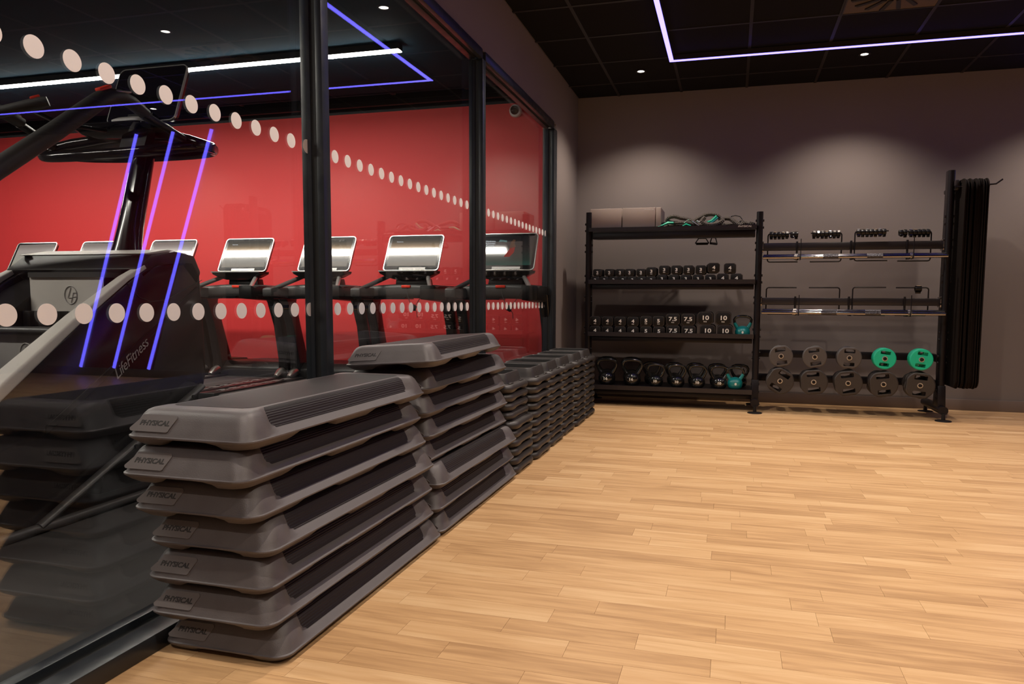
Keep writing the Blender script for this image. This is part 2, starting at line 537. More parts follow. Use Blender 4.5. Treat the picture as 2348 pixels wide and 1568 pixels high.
# ---- gym side
struct(MB().box(XL, XW - 0.12, YB - 0.012, YB, 0, ZC + 0.0).build('wall_red', M['red']), 'bright red painted wall behind the treadmills')
struct(MB().box(XL, XW - 0.12, YB - 0.014, YB, ZC, 3.7).build('wall_upper', M['gym_dark']))
struct(MB().box(XL - 0.1, XL, YN, YB, -0.1, 3.7).build('wall_gym', M['gym_dark']))
struct(MB().box(XL, XG - 0.08, YN, YB, -0.1, 0.0).build('floor_gym', M['gym_floor']), 'dark rubber floor of the room behind the glass')
struct(MB().box(XL, XW - 0.12, YN, 6.52, ZC, ZC + 0.06).box(XL, XW - 0.12, 6.50, 6.56, ZC, ZC + 0.30).build('ceiling_gym', M['gym_ceiling']))
struct(MB().box(XL, XW - 0.12, YN, YB, 3.6, 3.7).build('ceiling_void', M['gym_dark']))
struct(MB().box(XL, XW - 0.12, YB - 0.03, YB - 0.012, 0, 0.10).build('baseboard_gym', M['gasket']))
# services in the void above the red wall
duct = MB()
duct.tube([(XL, 6.85, 3.12), (XW - 0.12, 6.85, 3.12)], 0.05, 10)
for x in (-2.6, -3.4, -4.3, -5.2, -6.4, -7.5):
    duct.box(x - 0.02, x + 0.02, 6.80, 6.90, 3.05, 3.6)
duct.box(XL, XW - 0.12, 6.98, 7.02, 2.98, 3.02)
struct(duct.build('trim_1', M['gym_dark']))

# maroon wall band between the slanting violet strips (right of the frame, seen mirrored in the glass)
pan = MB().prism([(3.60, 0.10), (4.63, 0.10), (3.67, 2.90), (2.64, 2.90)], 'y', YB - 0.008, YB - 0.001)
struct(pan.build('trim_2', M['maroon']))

# ---- studio ceiling: grid and tiles
ceil = struct(MB().box(XW, XR, YN, YB, ZC + 0.03, ZC + 0.12).build('ceiling', M['black_ceiling']))
gx = [0.08 + 0.6 * i for i in range(-2, 10)]
gy = [6.755 - 0.6 * i for i in range(0, 16)]
xs = [XW] + [x for x in gx if XW + 0.05 < x < XR - 0.05] + [XR]
ys = [YN] + sorted(y for y in gy if YN + 0.05 < y < YB - 0.05) + [YB]
_tm = {}
spots_xy = [(x, y) for x in (-0.82, 0.98, 2.78) for y in (6.45, 4.65, 2.85, 1.05, -0.75)]
vent_xy = (0.98, 5.255)
for i in range(len(xs) - 1):
    for j in range(len(ys) - 1):
        x0, x1, y0, y1 = xs[i], xs[i + 1], ys[j], ys[j + 1]
        if x0 < vent_xy[0] < x1 and y0 < vent_xy[1] < y1: continue
        key = (round(x1 - x0, 3), round(y1 - y0, 3))
        if key not in _tm:
            hx, hy = (x1 - x0) / 2 - 0.010, (y1 - y0) / 2 - 0.010
            _tm[key] = MB().box(-hx, hx, -hy, hy, 0.0, 0.015).mesh('ceiling_tile', M['black_ceiling'], smooth=False)
        link('ceiling_tile', _tm[key], ceil, ((x0 + x1) / 2, (y0 + y1) / 2, ZC + 0.002 + random.uniform(0, 0.0015)))
for x in xs[1:-1]:
    MB().box(x - 0.012, x + 0.012, YN, YB, ZC - 0.001, ZC + 0.006).build('grid_bar', M['grid'], ceil, smooth=False)
for y in ys[1:-1]:
    MB().box(XW, XR, y - 0.012, y + 0.012, ZC - 0.0012, ZC + 0.0055).build('grid_bar', M['grid'], ceil, smooth=False)

# ------------------------------------------------------------------ glazing: three windows with frame parts, pane and dots
MULL = [(2.482, 2.532), (4.305, 4.360)]
bays = [(YN, 2.482), (2.532, 4.305), (4.360, 6.15)]
XB = -1.612
FT = 0.056
def mullion(y0, y1, parent, name='mullion'):
    # front box, black groove, rear box
    z0, z1 = 0.06, ZT - FT
    MB().box(XF - 0.028, XF, y0, y1, z0, z1).build(name, M['frame'], parent, bevel=0.002)
    MB().box(-1.572, XF - 0.028, y0 + 0.006, y1 - 0.006, z0, z1).build('groove', M['gasket'], parent)
    MB().box(XB, -1.572, y0, y1, z0, z1).build(name, M['frame'], parent, bevel=0.002)
dots_y = []
y = 1.165
dot_me = None
mbd = MB()
A = [2 * PI * i / 28 for i in range(28)]
mbd.loft([[(0, 0.0262 * math.cos(a), 0.0262 * math.sin(a)) for a in A], [(0.0006, 0.0262 * math.cos(a), 0.0262 * math.sin(a)) for a in A]])
dot_me = mbd.mesh('glass_dot', M['dot'], smooth=False)
ZD1, ZD2 = 1.545, 0.922
for wi, (y0, y1) in enumerate(bays):
    wnd = bpy.data.objects.new('window_%d' % (wi + 1), None); COL.objects.link(wnd)
    wnd['kind'] = 'structure'
    wnd['label'] = ['near glass partition bay beside the tallest step stack', 'middle glass partition bay between the two black posts', 'far glass partition bay next to the grey wall'][wi]
    # head rail
    MB().box(XF - 0.028, XF, y0, y1, ZT - FT, ZT).box(XB, -1.572, y0, y1, ZT - FT, ZT).build('head_rail', M['frame'], wnd, bevel=0.002)
    MB().box(-1.572, XF - 0.028, y0, y1, ZT - FT + 0.010, ZT).build('groove', M['gasket'], wnd)
    # sill rail
    MB().box(-1.562, -1.49, y0, y1, 0.0, 0.052).box(-1.640, -1.600, y0, y1, 0.0, 0.060).build('sill_rail', M['frame'], wnd, bevel=0.003)
    MB().box(-1.600, -1.562, y0, y1, 0.0, 0.040).build('groove', M['gasket'], wnd)
    # pane
    MB().box(XG - 0.002, XG + 0.002, y0, y1, 0.035, ZT - FT + 0.008).build('pane', M['glass'], wnd, smooth=False)
    # dots
    yy = 1.362 - 0.1015 * 4
    while yy < 6.25:
        if y0 - 0.02 < yy <= y1 - 0.0:
            for zz in (ZD1, ZD2):
                link('glass_dot', dot_me, wnd, (XG + 0.0021, yy, zz))
        yy += 0.1015
    if wi < 2: mullion(MULL[wi][0], MULL[wi][1], wnd)
    else: mullion(6.15, YE, wnd, 'end_post')

# ================================================================== LIGHT FITTINGS
def area_or_spot(name, loc, watt, col, blend=0.75, size=R(122), r=0.03):
    l = bpy.data.lights.new(name, 'SPOT')
    l.energy = watt; l.color = col; l.spot_size = size; l.spot_blend = blend; l.shadow_soft_size = r
    return l
lens_me = MB().cyl((0, 0, -0.002), (0, 0, 0.006), 0.030, n=24).mesh('lens', M['lens'])
bez_me = MB().ring_plate(0.030, 0.047, -0.006, 0.004, 28).mesh('bezel', M['grid'])
lamp_spot = area_or_spot('spot_lamp', None, SPOT_W, SPOT_COL)
xn = {-0.82: 'first', 0.98: 'second', 2.78: 'third'}
yn = {6.45: 'nearest the back wall', 4.65: 'in the row above the riser stacks', 2.85: 'in the middle row of the ceiling', 1.05: 'in the row over the camera side', -0.75: 'in the last row behind the camera'}
for (x, y) in spots_xy:
    t = thing('ceiling_spotlight', 'recessed spotlight %s, %s from the glass' % (yn[y], xn[x]), 'spotlight', (x, y, ZC), group='recessed spotlights in the studio ceiling')
    link('lens', lens_me, t); link('bezel', bez_me, t)
    lo = bpy.data.objects.new('lamp', lamp_spot); COL.objects.link(lo); lo.parent = t; lo.location = (0, 0, -0.035)

LX, LY, LZ = -0.528, 6.11, 2.912
t = thing('led_light_strip', 'violet LED strip turning a right angle on the black ceiling', 'light strip', (LX, LY, LZ))
MB().box(-0.017, 0.017, -8.4, 0.017, 0.0, 0.004).box(0.017, 5.75, -0.017, 0.017, 0.0, 0.004).build('diffuser', M['led'], t, smooth=False)
MB().box(-0.019, 0.019, -8.4, 0.019, 0.0045, 0.046).box(0.019, 5.75, -0.019, 0.019, 0.0045, 0.046).build('profile', M['grid'], t, smooth=False)
sl = [((4.68, 0.10), (3.69, 2.90)), ((4.17, 0.10), (3.17, 2.90)), ((3.65, 0.10), (2.64, 2.90))]
for i, (a, b) in enumerate(sl):
    d = (Vector(b) - Vector(a)).normalized(); n = Vector((-d.y, d.x)) * 0.019
    A2, B2 = Vector(a), Vector(b)
    mb = MB().prism([tuple(A2 - n), tuple(A2 + n), tuple(B2 + n), tuple(B2 - n)], 'y', YB - 0.020, YB - 0.009)
    tag(mb.build('led_wall_strip', M['led'], smooth=False), 'violet LED strip slanting up the back wall, %s from the mat rack' % ['third', 'second', 'first'][i], 'light strip', 'slanting violet strips on the back wall')

# gym lamps
def linear(x0, x1, y, label):
    t = thing('linear_lamp', label, 'lamp', ((x0 + x1) / 2, y, 2.90))
    h = (x1 - x0) / 2
    MB().box(-h, h, -0.033, 0.033, 0.0, 0.006).build('diffuser', M['linear'], t, smooth=False)
    MB().box(-h - 0.004, h + 0.004, -0.037, 0.037, 0.007, 0.057).build('housing', M['gasket'], t)
    return t
linear(-9.3, -2.56, 5.31, 'long white linear lamp above the treadmills behind the glass')
linear(-9.3, -3.3, 1.2, 'long white linear lamp over the stair climbers behind the glass')
gs = area_or_spot('gym_spot', None, GYM_SPOT_W, (1.0, 0.86, 0.72))
# dome camera
t = thing('dome_camera', 'white ringed dome camera high on the red wall', 'camera', (-2.17, YB - 0.012, 2.875), (R(90), 0, 0))
MB().loft([[(r * math.cos(a), r * math.sin(a), z) for a in A] for r, z in ((0.062, 0), (0.066, 0.02), (0.060, 0.045), (0.044, 0.055))]).build('housing', M['white_plastic'], t)
MB().loft([[(r * math.cos(a), r * math.sin(a), z) for a in A] for r, z in ((0.045, 0.054), (0.040, 0.075), (0.026, 0.088), (0.006, 0.093))]).build('dome', M['tm_gloss'], t)
# ceiling air vent
t = thing('ceiling_vent', 'square swirl air vent set in the black tiled ceiling', 'vent', (0.98, 5.255, ZC))
MB().box(-0.288, 0.288, -0.288, 0.288, -0.002, 0.012).build('plate', M['vent'], t)
MB().box(-0.30, 0.30, -0.30, -0.289, -0.005, 0.006).box(-0.30, 0.30, 0.289, 0.30, -0.005, 0.006).box(-0.30, -0.289, -0.289, 0.289, -0.005, 0.006).box(0.289, 0.30, -0.289, 0.289, -0.005, 0.006).build('frame', M['grid'], t)
for k in range(16):
    a = 2 * PI * k / 16
    pts = []
    for (r_, da) in ((0.11, 0.0), (0.27, 0.12), (0.275, 0.22), (0.12, 0.24)):
        pts.append((r_ * math.cos(a + da), r_ * math.sin(a + da)))
    MB().prism(pts, 'z', -0.010, -0.0025).build('blade', M['hole'], t)

# ================================================================== AEROBIC STEPS
def step_body():
    mb = MB(); rings = []
    NX, NY = 8, 40
    def ring(z, hx, hy, r, rec=0.0, foot=0.0):
        out = []
        for (x, y) in rrect(hx, hy, r, 6, NX, NY):
            zz = z
            if rec and abs(y) < hy - r + 0.001:
                k = 1 - sstep(0.400, 0.438, abs(y))
                x = math.copysign(abs(x) - rec * k, x) if abs(x) > hx - 0.02 else x
            if foot:
                if abs(abs(y) - hy) < 0.01: zz += foot * (1 - sstep(0.055, 0.085, abs(x)))
                elif abs(abs(x) - hx) < 0.01: zz += foot * sstep(0.0, 1, (1 - sstep(0.085, 0.12, abs(abs(y) - 0.22))))
            out.append((x, y, zz))
        return out
    for (z, hx, hy, r, rec, foot) in (
            (0.019, 0.146, 0.485, 0.040, 0, 0), (0.000, 0.156, 0.497, 0.040, 0, 0.018), (0.000, 0.170, 0.512, 0.042, 0, 0.018),
            (0.009, 0.183, 0.525, 0.044, 0, 0.011), (0.018, 0.192, 0.534, 0.044, 0, 0.002), (0.0220, 0.1955, 0.537, 0.044, 0, 0), (0.0255, 0.1955, 0.537, 0.044, 0, 0),
            (0.0275, 0.191, 0.533, 0.042, 0, 0), (0.034, 0.188, 0.530, 0.041, 0.003, 0), (0.042, 0.185, 0.527, 0.040, 0.016, 0),
            (0.050, 0.182, 0.523, 0.039, 0.022, 0), (0.066, 0.175, 0.516, 0.038, 0.022, 0), (0.080, 0.167, 0.509, 0.036, 0.022, 0),
            (0.089, 0.159, 0.502, 0.034, 0.020, 0), (0.0935, 0.150, 0.494, 0.032, 0.016, 0), (0.0955, 0.140, 0.484, 0.030, 0.012, 0)):
        rings.append(ring(z, hx, hy, r, rec, foot))
    mb.loft(rings, True, True)
    return mb
def step_mat_top():
    mb = MB()
    def ring(z, hx, hy, r): return [(x, y, z) for (x, y) in rrect(hx, hy, r, 4, 6, 12)]
    mb.loft([ring(0.037, 0.1750, 0.416, 0.012), ring(0.046, 0.1660, 0.418, 0.014), ring(0.068, 0.1565, 0.422, 0.018), ring(0.085, 0.1475, 0.428, 0.022),
             ring(0.0930, 0.1370, 0.438, 0.025), ring(0.0960, 0.122, 0.442, 0.03), ring(0.0965, 0.10, 0.43, 0.03)])
    return mb
body_me = step_body().mesh('platform', M['plastic'])
mat_me = step_mat_top().mesh('tread_mat', M['ribbed'])
# end slope: from (y=-0.521,z=0.033) to (-0.486,0.087)
def slope_y(z): return -0.5285 + (z - 0.042) * (0.018 / 0.038)
tilt = math.atan2(0.018, 0.038)
pl = MB()
ppts = rrect(0.055, 0.023, 0.008, 3)
pl.loft([[(x + (0.010 if y > 0 else -0.006) - (0.012 if x < 0 and y < 0 else 0), y, 0) for x, y in ppts], [(x + (0.010 if y > 0 else -0.006) - (0.012 if x < 0 and y < 0 else 0), y, 0.0014) for x, y in ppts]])
plate_me = pl.mesh('logo_plate', M['plate_plastic'])
phys_me = text_mesh('PHYSICAL', 0.0185, M['deboss'], 0.0003, 1.12, 0.25, 0.0006)
def make_step():
    t = thing('aerobic_step', 'x', 'exercise step')
    link('platform', body_me, t); link('tread_mat', mat_me, t)
    zc = 0.059
    for s in (-1, 1):
        p = link('logo_plate', plate_me, t, (-0.102 * (1 if s < 0 else -1), s * abs(slope_y(zc) + 0.0006), zc), (R(90) - tilt * 1.0, 0, 0 if s < 0 else PI))
        link('lettering', phys_me, p, (0.0, 0.0, 0.0016))
    return t
# (x centre, y centre, yaw)
st1 = [(-1.303, 2.082, 0), (-1.300, 2.070, 0.004), (-1.318, 2.045, -0.006), (-1.302, 2.060, 0.004), (-1.312, 2.045, 0.0), (-1.325, 2.030, 0.004), (-1.318, 2.034, 0.000)]
st1 = [(-1.300, 2.092, 0.0), (-1.317, 2.062, 0.0), (-1.322, 2.062, 0.0), (-1.317, 2.068, 0.0), (-1.337, 2.040, 0.0), (-1.347, 2.015, 0.0), (-1.340, 2.030, 0.0)]
st2 = [(-1.305, 3.158, 0.0), (-1.312, 3.140, 0.004), (-1.305, 3.158, 0.0), (-1.362, 3.150, -0.004), (-1.358, 3.162, 0.0), (-1.362, 3.140, 0.0), (-1.362, 3.160, 0.004), (-1.340, 3.090, 0.0)]
SH = 0.0966
ordn = ['bottom', 'second', 'third', 'fourth', 'fifth', 'sixth', 'seventh', 'eighth']
proto = make_step()
first = True
for si, st in enumerate((st1, st2)):
    for k, (x, y, a) in enumerate(st):
        pos = 'topmost' if k == len(st) - 1 else ('bottom' if k == 0 else ordn[k] + ' from the floor')
        lab = 'grey aerobic step, %s, in the %s' % (pos, ['nearest stack beside the glass', 'taller second stack of steps'][si])
        gname = ['aerobic steps in the nearest stack', 'aerobic steps in the second stack'][si]
        if first:
            x += 0.004; y += 0.012
            o = proto; o.location = (x, y, k * SH); o.rotation_euler = (0, 0, a); o['label'] = lab; o['group'] = gname; first = False
        elif si == 1 and k == 7:
            dup(proto, (x + 0.004, y + 0.012, k * SH + 0.011), (0, R(-3.6), R(4)), lab, gname)   # top one lies slightly askew
        else:
            dup(proto, (x + 0.004, y + 0.012, k * SH), (0, 0, a), lab, gname)

# ================================================================== RISERS
def riser_mesh():
    mb = MB()
    def ring(z, h, r, foot=0.0):
        out = []
        for (x, y) in rrect(h, h, r, 5, 8, 8):
            zz = z
            if foot:
                c = y if abs(abs(x) - h) < 0.01 else x
                zz += foot * (1 - sstep(0.065, 0.090, abs(c)))
            out.append((x, y, zz))
        return out
    mb.loft([ring(0.030, 0.150, 0.04), ring(0.002, 0.165, 0.05, 0.014), ring(0.000, 0.180, 0.055, 0.014), ring(0.010, 0.193, 0.06, 0.008),
             ring(0.020, 0.1965, 0.06), ring(0.030, 0.1965, 0.06), ring(0.040, 0.192, 0.058), ring(0.0465, 0.184, 0.055), ring(0.048, 0.172, 0.05),
             ring(0.050, 0.160, 0.045), ring(0.070, 0.153, 0.04), ring(0.098, 0.146, 0.035), ring(0.105, 0.141, 0.032), ring(0.106, 0.134, 0.03), ring(0.103, 0.130, 0.028)], False, False)
    return mb
ris_me = riser_mesh().mesh('riser_shell', M['riser'])
hol_me = MB().loft([[(x, y, z) for x, y in rrect(h, h, 0.03, 4, 1, 1)] for z, h in ((0.103, 0.1302), (0.060, 0.1225), (0.032, 0.116))], False, True).mesh('inner_well', M['hole'])
nub_me = MB().loft([[(x, y, z) for x, y in rrect(hx, hy, 0.008, 4)] for z, hx, hy in ((0.0465, 0.009, 0.032), (0.052, 0.009, 0.032), (0.055, 0.006, 0.028))]).mesh('locating_lug', M['riser'])
def make_riser():
    t = thing('step_riser', 'x', 'step riser')
    link('riser_shell', ris_me, t)
    link('inner_well', hol_me, t)
    return t
rp = make_riser(); first = True
RP = 0.0500
stn = ['first riser stack behind the steps', 'second riser stack from the steps', 'third riser stack from the steps', 'third riser stack before the rack', 'second riser stack before the rack', 'last riser stack beside the rack']
ordr = ['bottom', 'second from the floor', 'third from the floor', 'fourth from the floor', 'fifth from the floor', 'fifth from the top', 'fourth from the top', 'third from the top', 'second from the top', 'topmost']
for s_ in range(6):
    yc = 3.70 + 0.1985 + s_ * 0.3965
    for k in range(10):
        dx = random.uniform(-0.004, 0.004) + (0.0, 0.006, 0.0, -0.004, 0.004, 0.0)[s_] - (0.030 if (s_ == 0 and k > 5) else 0)
        loc = (-1.312 + dx, yc + random.uniform(-0.001, 0.001), k * RP)
        lab = 'square grey riser, %s, %s' % (ordr[k], stn[s_])
        if first:
            o = rp; o.location = loc; o['label'] = lab; o['group'] = 'square risers in six stacks'; first = False
        else:
            o = dup(rp, loc, None, lab, 'square risers in six stacks')
        if k == 9:
            for (ax, ay) in ((0.166, -0.10), (0.166, 0.10), (-0.166, -0.10), (-0.166, 0.10)):
                link('locating_lug', nub_me, o, (ax, ay, 0.0))

# ================================================================== RACK
rack = thing('storage_rack', 'black steel storage rack with shelves left, bar hooks and weight pegs right', 'rack', (0, 0, 0))
PX = (-1.285, 0.215, 1.685)
PY = 6.58
PTOP = (1.765, 1.735, 2.025)
def post(x, top, wide):
    mb = MB()
    ps = rrect(0.027, 0.052, 0.024, 5)
    mb.loft([[(x + a, PY + b, z) for a, b in ps] for z in (0.09, top)])
    o = mb.build('upright_post', M['rack'], rack)
    # bolts up the post
    for z in (0.17, 0.24, 0.47, 0.52, 0.66, 0.72, 0.95, 1.00, 1.13, 1.19, 1.41, 1.47, 1.60, 1.66):
        if z < top - 0.05:
            MB().cyl((x - 0.036, PY - 0.02, z), (x + 0.036, PY - 0.02, z), 0.010, n=8).build('bolt', M['rack'], o)
for i, x in enumerate(PX):
    post(x, PTOP[i], 0)
    # base foot running front to back, with end caps, gusset and levelling discs
    MB().loft([[(x + a, y, 0.085 + b) for a, b in rrect(0.036, 0.033, 0.03, 5)] for y in (6.44, 7.02)]).build('base_foot', M['rack'], rack)
    MB().prism([(6.50, 0.10), (6.66, 0.10), (6.635, 0.28), (6.525, 0.28)], 'x', x - 0.03, x + 0.03).build('gusset', M['rack'], rack, bevel=0.004)
    for y in (6.435, 7.0):
        MB().loft([[(x + r_ * math.cos(a), y + r_ * math.sin(a), z) for a in A] for r_, z in ((0.062, 0.0), (0.060, 0.006), (0.016, 0.012), (0.013, 0.06))]).build('levelling_foot', M['rubber'], rack)
# shelves
SH_X0, SH_X1 = -1.275, 0.190
th = 0.0
def shelf(zlip_top, zlip_bot, tilted, zbeam):
    y0, y1 = 6.50, 6.93
    o = MB().box(SH_X0, SH_X1, y0 - 0.004, y0, zlip_bot, zlip_top).build('shelf_lip', M['rack_face'], rack)
    MB().box(SH_X0, SH_X1, y0 - 0.002, y0 + 0.035, zlip_top - 0.003, zlip_top).build('lip_return', M['rack_face'], o)
    if tilted is None:
        MB().box(SH_X0, SH_X1, y0, y1, zlip_bot - 0.002, zlip_bot + 0.002).build('shelf_tray', M['rack'], rack)
    else:
        MB().box(SH_X0, SH_X1, y0, y1, zlip_top - 0.022, zlip_top - 0.004).build('shelf_tray', M['rack'], rack)
    MB().box(SH_X0 + 0.03, SH_X1 - 0.01, y0 + 0.03, y0 + 0.09, zbeam, zlip_bot - 0.006).build('shelf_beam', M['rack'], rack, bevel=0.004)
    MB().box(SH_X0 + 0.03, SH_X1 - 0.01, 6.70, 6.75, zbeam + 0.01, zlip_bot - 0.006).build('shelf_beam', M['rack'], rack, bevel=0.004)
    l = link('lettering', text_mesh('PHYSICAL', 0.020, M['white_print'] if zlip_top > 1.5 else M['deboss'], 0.0003, 1.3, 0.2, 0.0003), o, (0.09, y0 - 0.0045, (zlip_top + zlip_bot) / 2 + 0.003), (R(90), 0, 0))
shelf(1.622, 1.588, False, 1.522)
shelf(1.154, 1.116, None, 1.068)
shelf(0.678, 0.640, None, 0.596)
shelf(0.190, 0.150, False, 0.105)
# right bay: upper and middle bars
for z0, z1 in ((1.403, 1.468), (0.935, 0.998)):
    MB().box(0.24, 1.662, 6.57, 6.63, z0, z1).build('cross_bar', M['rack_face'], rack, bevel=0.006)
    MB().box(0.238, 0.252, 6.555, 6.645, z0 - 0.012, z1 + 0.012).box(1.650, 1.664, 6.555, 6.645, z0 - 0.012, z1 + 0.012).build('end_bracket', M['dchrome'], rack, bevel=0.003)
for z0, z1 in ((0.468, 0.530), (0.252, 0.314)):
    MB().box(0.24, 1.662, 6.74, 6.80, z0, z1).build('cross_bar', M['rack'], rack, bevel=0.006)
    for x in (0.235, 1.665):
        MB().box(x - 0.012, x + 0.012, 6.60, 6.80, z0, z1).build('side_arm', M['rack'], rack, bevel=0.003)
# C shaped hooks on the bars
def hook(xv, xe, zt, zb, front):
    yb = 6.56 if front else 6.545 + 0.10
    sg = 1 if xe > xv else -1
    yv = 6.545 if front else 6.645
    c = 0.018
    pts = [(xe, yv, zt), (xv + sg * c, yv, zt), (xv + sg * c * 0.3, yv, zt - c * 0.3), (xv, yv, zt - c), (xv, yv, zb + c), (xv + sg * c * 0.3, yv, zb + c * 0.3), (xv + sg * c, yv, zb), (xe, yv, zb)]
    return MB().tube(pts, 0.0055, 8).build('storage_hook', M['rack'], rack)
HK = [(0.290, 0.540, False), (0.890, 0.640, False), (0.979, 1.235, True), (1.580, 1.330, False)]
for (xv, xe, fr) in HK:
    hook(xv, xe, 1.552, 1.308, fr)
    hook(xv, xe, 1.086, 0.866 - 0.012, fr)
# cradles carrying the barbells
for zt in (1.403, 0.935):
    for x in (0.525, 0.955, 1.385):
        MB().box(x - 0.008, x + 0.008, 6.556, 6.569, zt - 0.02, zt + 0.075).box(x - 0.008, x + 0.008, 6.46, 6.565, zt - 0.088, zt - 0.080).box(x - 0.008, x + 0.008, 6.556, 6.565, zt - 0.088, zt - 0.02).build('bar_cradle', M['rack'], rack, bevel=0.002)
    for x in (0.545, 1.405):
        MB().tube([(x, 6.425, zt - 0.085), (x, 6.422, zt + 0.0), (x, 6.422, zt + 0.085)], 0.004, 6).tube([(x, 6.425, zt - 0.085), (x, 6.50, zt - 0.086)], 0.004, 6).build('retaining_pin', M['rack'], rack)
# weight pegs
PEGX = (0.421, 0.694, 0.967, 1.241, 1.518)
for i, x in enumerate(PEGX):
    MB().cyl((x, 6.47, 0.496), (x, 6.74, 0.498), 0.0125, n=16).build('weight_peg', M['rack'], rack)
    MB().cyl((x - 0.002, 6.47, 0.281), (x - 0.002, 6.74, 0.283), 0.0125, n=16).build('weight_peg', M['rack'], rack)
# mat hanger
MB().box(1.700, 1.735, 6.50, 6.66, 1.86, 1.945).build('hanger_bracket', M['rack_face'], rack, bevel=0.012)
for y in (6.50, 6.80):
    MB().tube([(1.71, y, 1.885), (1.99, y, 1.90), (2.035, y, 1.935)], 0.006, 8).build('mat_peg', M['rack'], rack)
MB().box(1.70, 1.715, 6.50, 6.82, 1.87, 1.90).build('hanger_arm', M['rack'], rack, bevel=0.003)

# ---- foam blocks on the top shelf
ZS = 1.618
for i, (x0, x1, yv, lab) in enumerate(((-1.272, -0.985, 6.545, 'grey foam block at the left end of the top shelf'),
                                   (-0.976, -0.683, 6.540, 'grey foam block with white maker name, in the middle of three'),
                                   (-0.677, -0.632, 6.540, 'thin grey foam block beside the resistance bands'))):
    t = thing('foam_block', lab, 'foam block', ((x0 + x1) / 2, yv, ZS), group='grey foam blocks on the top shelf')
    h = (x1 - x0) / 2
    MB().box(-h, h, 0, 0.36, 0.0, 0.178).build('block', M['foam'], t, bevel=0.004)
    if i == 1:
        link('lettering', text_mesh('PHYSICAL', 0.016, M['white_print'], 0.0003, 1.25, 0.2, 0.0005), t, (h - 0.055, -0.0008, 0.160), (R(90), 0, 0))

# ---- resistance bands on the top shelf
def ribbed_tube(pts, r, mb=None, pitch=0.006):
    mb = mb or MB()
    P = [Vector(p) for p in pts]
    # catmull-rom
    out = []
    Q = [P[0] * 2 - P[1]] + P + [P[-1] * 2 - P[-2]]
    for i in range(1, len(Q) - 2):
        n = max(2, int((Q[i + 1] - Q[i]).length / pitch))
        for k in range(n):
            t_ = k / n
            a, b, c, d = Q[i - 1], Q[i], Q[i + 1], Q[i + 2]
            out.append(0.5 * ((2 * b) + (c - a) * t_ + (2 * a - 5 * b + 4 * c - d) * t_ ** 2 + (3 * b - a - 3 * c + d) * t_ ** 3))
    out.append(P[-1])
    rr = [r * (1.0 + (0.12 if i % 2 else -0.10)) for i in range(len(out))]
    mb.tube(out, rr, 7)
    return mb
zb = 1.618
t = thing('resistance_band', 'braided grey resistance band with green end straps, left of the band pile', 'resistance band', (-0.46, 6.60, zb), group='resistance bands on the top shelf')
ribbed_tube([(-0.10, 0.0, 0.095), (-0.06, -0.01, 0.10), (0.0, 0.0, 0.085), (0.06, 0.01, 0.072), (0.11, 0.0, 0.05), (0.14, 0.03, 0.02)], 0.0180).build('sleeve', M['braid'], t)
ribbed_tube([(-0.10, 0.0, 0.095), (-0.125, 0.02, 0.07), (-0.08, 0.0, 0.045), (0.0, -0.02, 0.042), (0.07, -0.02, 0.040), (0.11, 0.0, 0.02)], 0.0165).build('sleeve', M['braid'], t)
MB().tube([(-0.20, -0.05, 0.006), (-0.15, -0.045, 0.022), (-0.11, -0.04, 0.040), (-0.06, -0.04, 0.040)], [0.012, 0.014, 0.020, 0.014], 8, sy=0.6).build('green_strap', M['green'], t)
MB().tube([(0.02, -0.06, 0.006), (0.05, -0.06, 0.022), (0.09, -0.06, 0.008)], [0.008, 0.016, 0.010], 8, sy=0.6).build('green_strap', M['green'], t)
MB().tube([(-0.17, -0.01, 0.02), (-0.15, 0.0, 0.045), (-0.11, 0.02, 0.05)], 0.012, 8).build('rubber_end', M['strap'], t)
MB().tube([(0.03, -0.05, 0.035), (0.06, -0.045, 0.06), (0.075, -0.05, 0.062)], 0.004, 6).tube([(0.10, -0.05, 0.05), (0.16, -0.055, 0.01)], 0.005, 6).build('metal_clip', M['tm_silver'], t)
ribbed_tube([(-0.14, 0.05, 0.02), (-0.05, 0.06, 0.03), (0.05, 0.06, 0.025), (0.13, 0.05, 0.02)], 0.016).build('sleeve', M['braid'], t)
t = thing('resistance_band', 'coiled grey braided band with teal inner straps, middle of the band pile', 'resistance band', (-0.20, 6.62, zb), group='resistance bands on the top shelf')
ribbed_tube([(-0.16, 0.0, 0.05), (-0.10, 0.0, 0.085), (-0.04, 0.01, 0.112), (0.02, 0.01, 0.115), (0.065, 0.02, 0.095), (0.085, 0.03, 0.06), (0.07, 0.03, 0.035)], 0.0190).build('sleeve', M['braid'], t)
ribbed_tube([(-0.05, -0.03, 0.085), (-0.075, -0.04, 0.055), (-0.05, -0.045, 0.028), (0.0, -0.05, 0.018), (0.06, -0.05, 0.026), (0.10, -0.04, 0.050), (0.095, -0.02, 0.075)], 0.0180).build('sleeve', M['braid'], t)
MB().tube([(-0.03, -0.02, 0.040), (0.01, -0.025, 0.055), (0.05, -0.02, 0.095)], 0.010, 8).build('green_strap', M['green'], t)
MB().tube([(0.0, -0.035, 0.032), (0.03, -0.035, 0.050), (0.062, -0.03, 0.080)], 0.008, 8).build('teal_strap', M['teal'], t)
MB().tube([(-0.12, -0.04, 0.055), (-0.09, -0.05, 0.04)], 0.008, 8).build('metal_clip', M['tm_silver'], t)
ribbed_tube([(-0.14, 0.05, 0.02), (-0.05, 0.06, 0.03), (0.05, 0.06, 0.025), (0.13, 0.05, 0.02)], 0.016).build('sleeve', M['braid'], t)
t = thing('resistance_band', 'dark grey braided band trailing towards the right end of the top shelf', 'resistance band', (0.03, 6.62, zb), group='resistance bands on the top shelf')
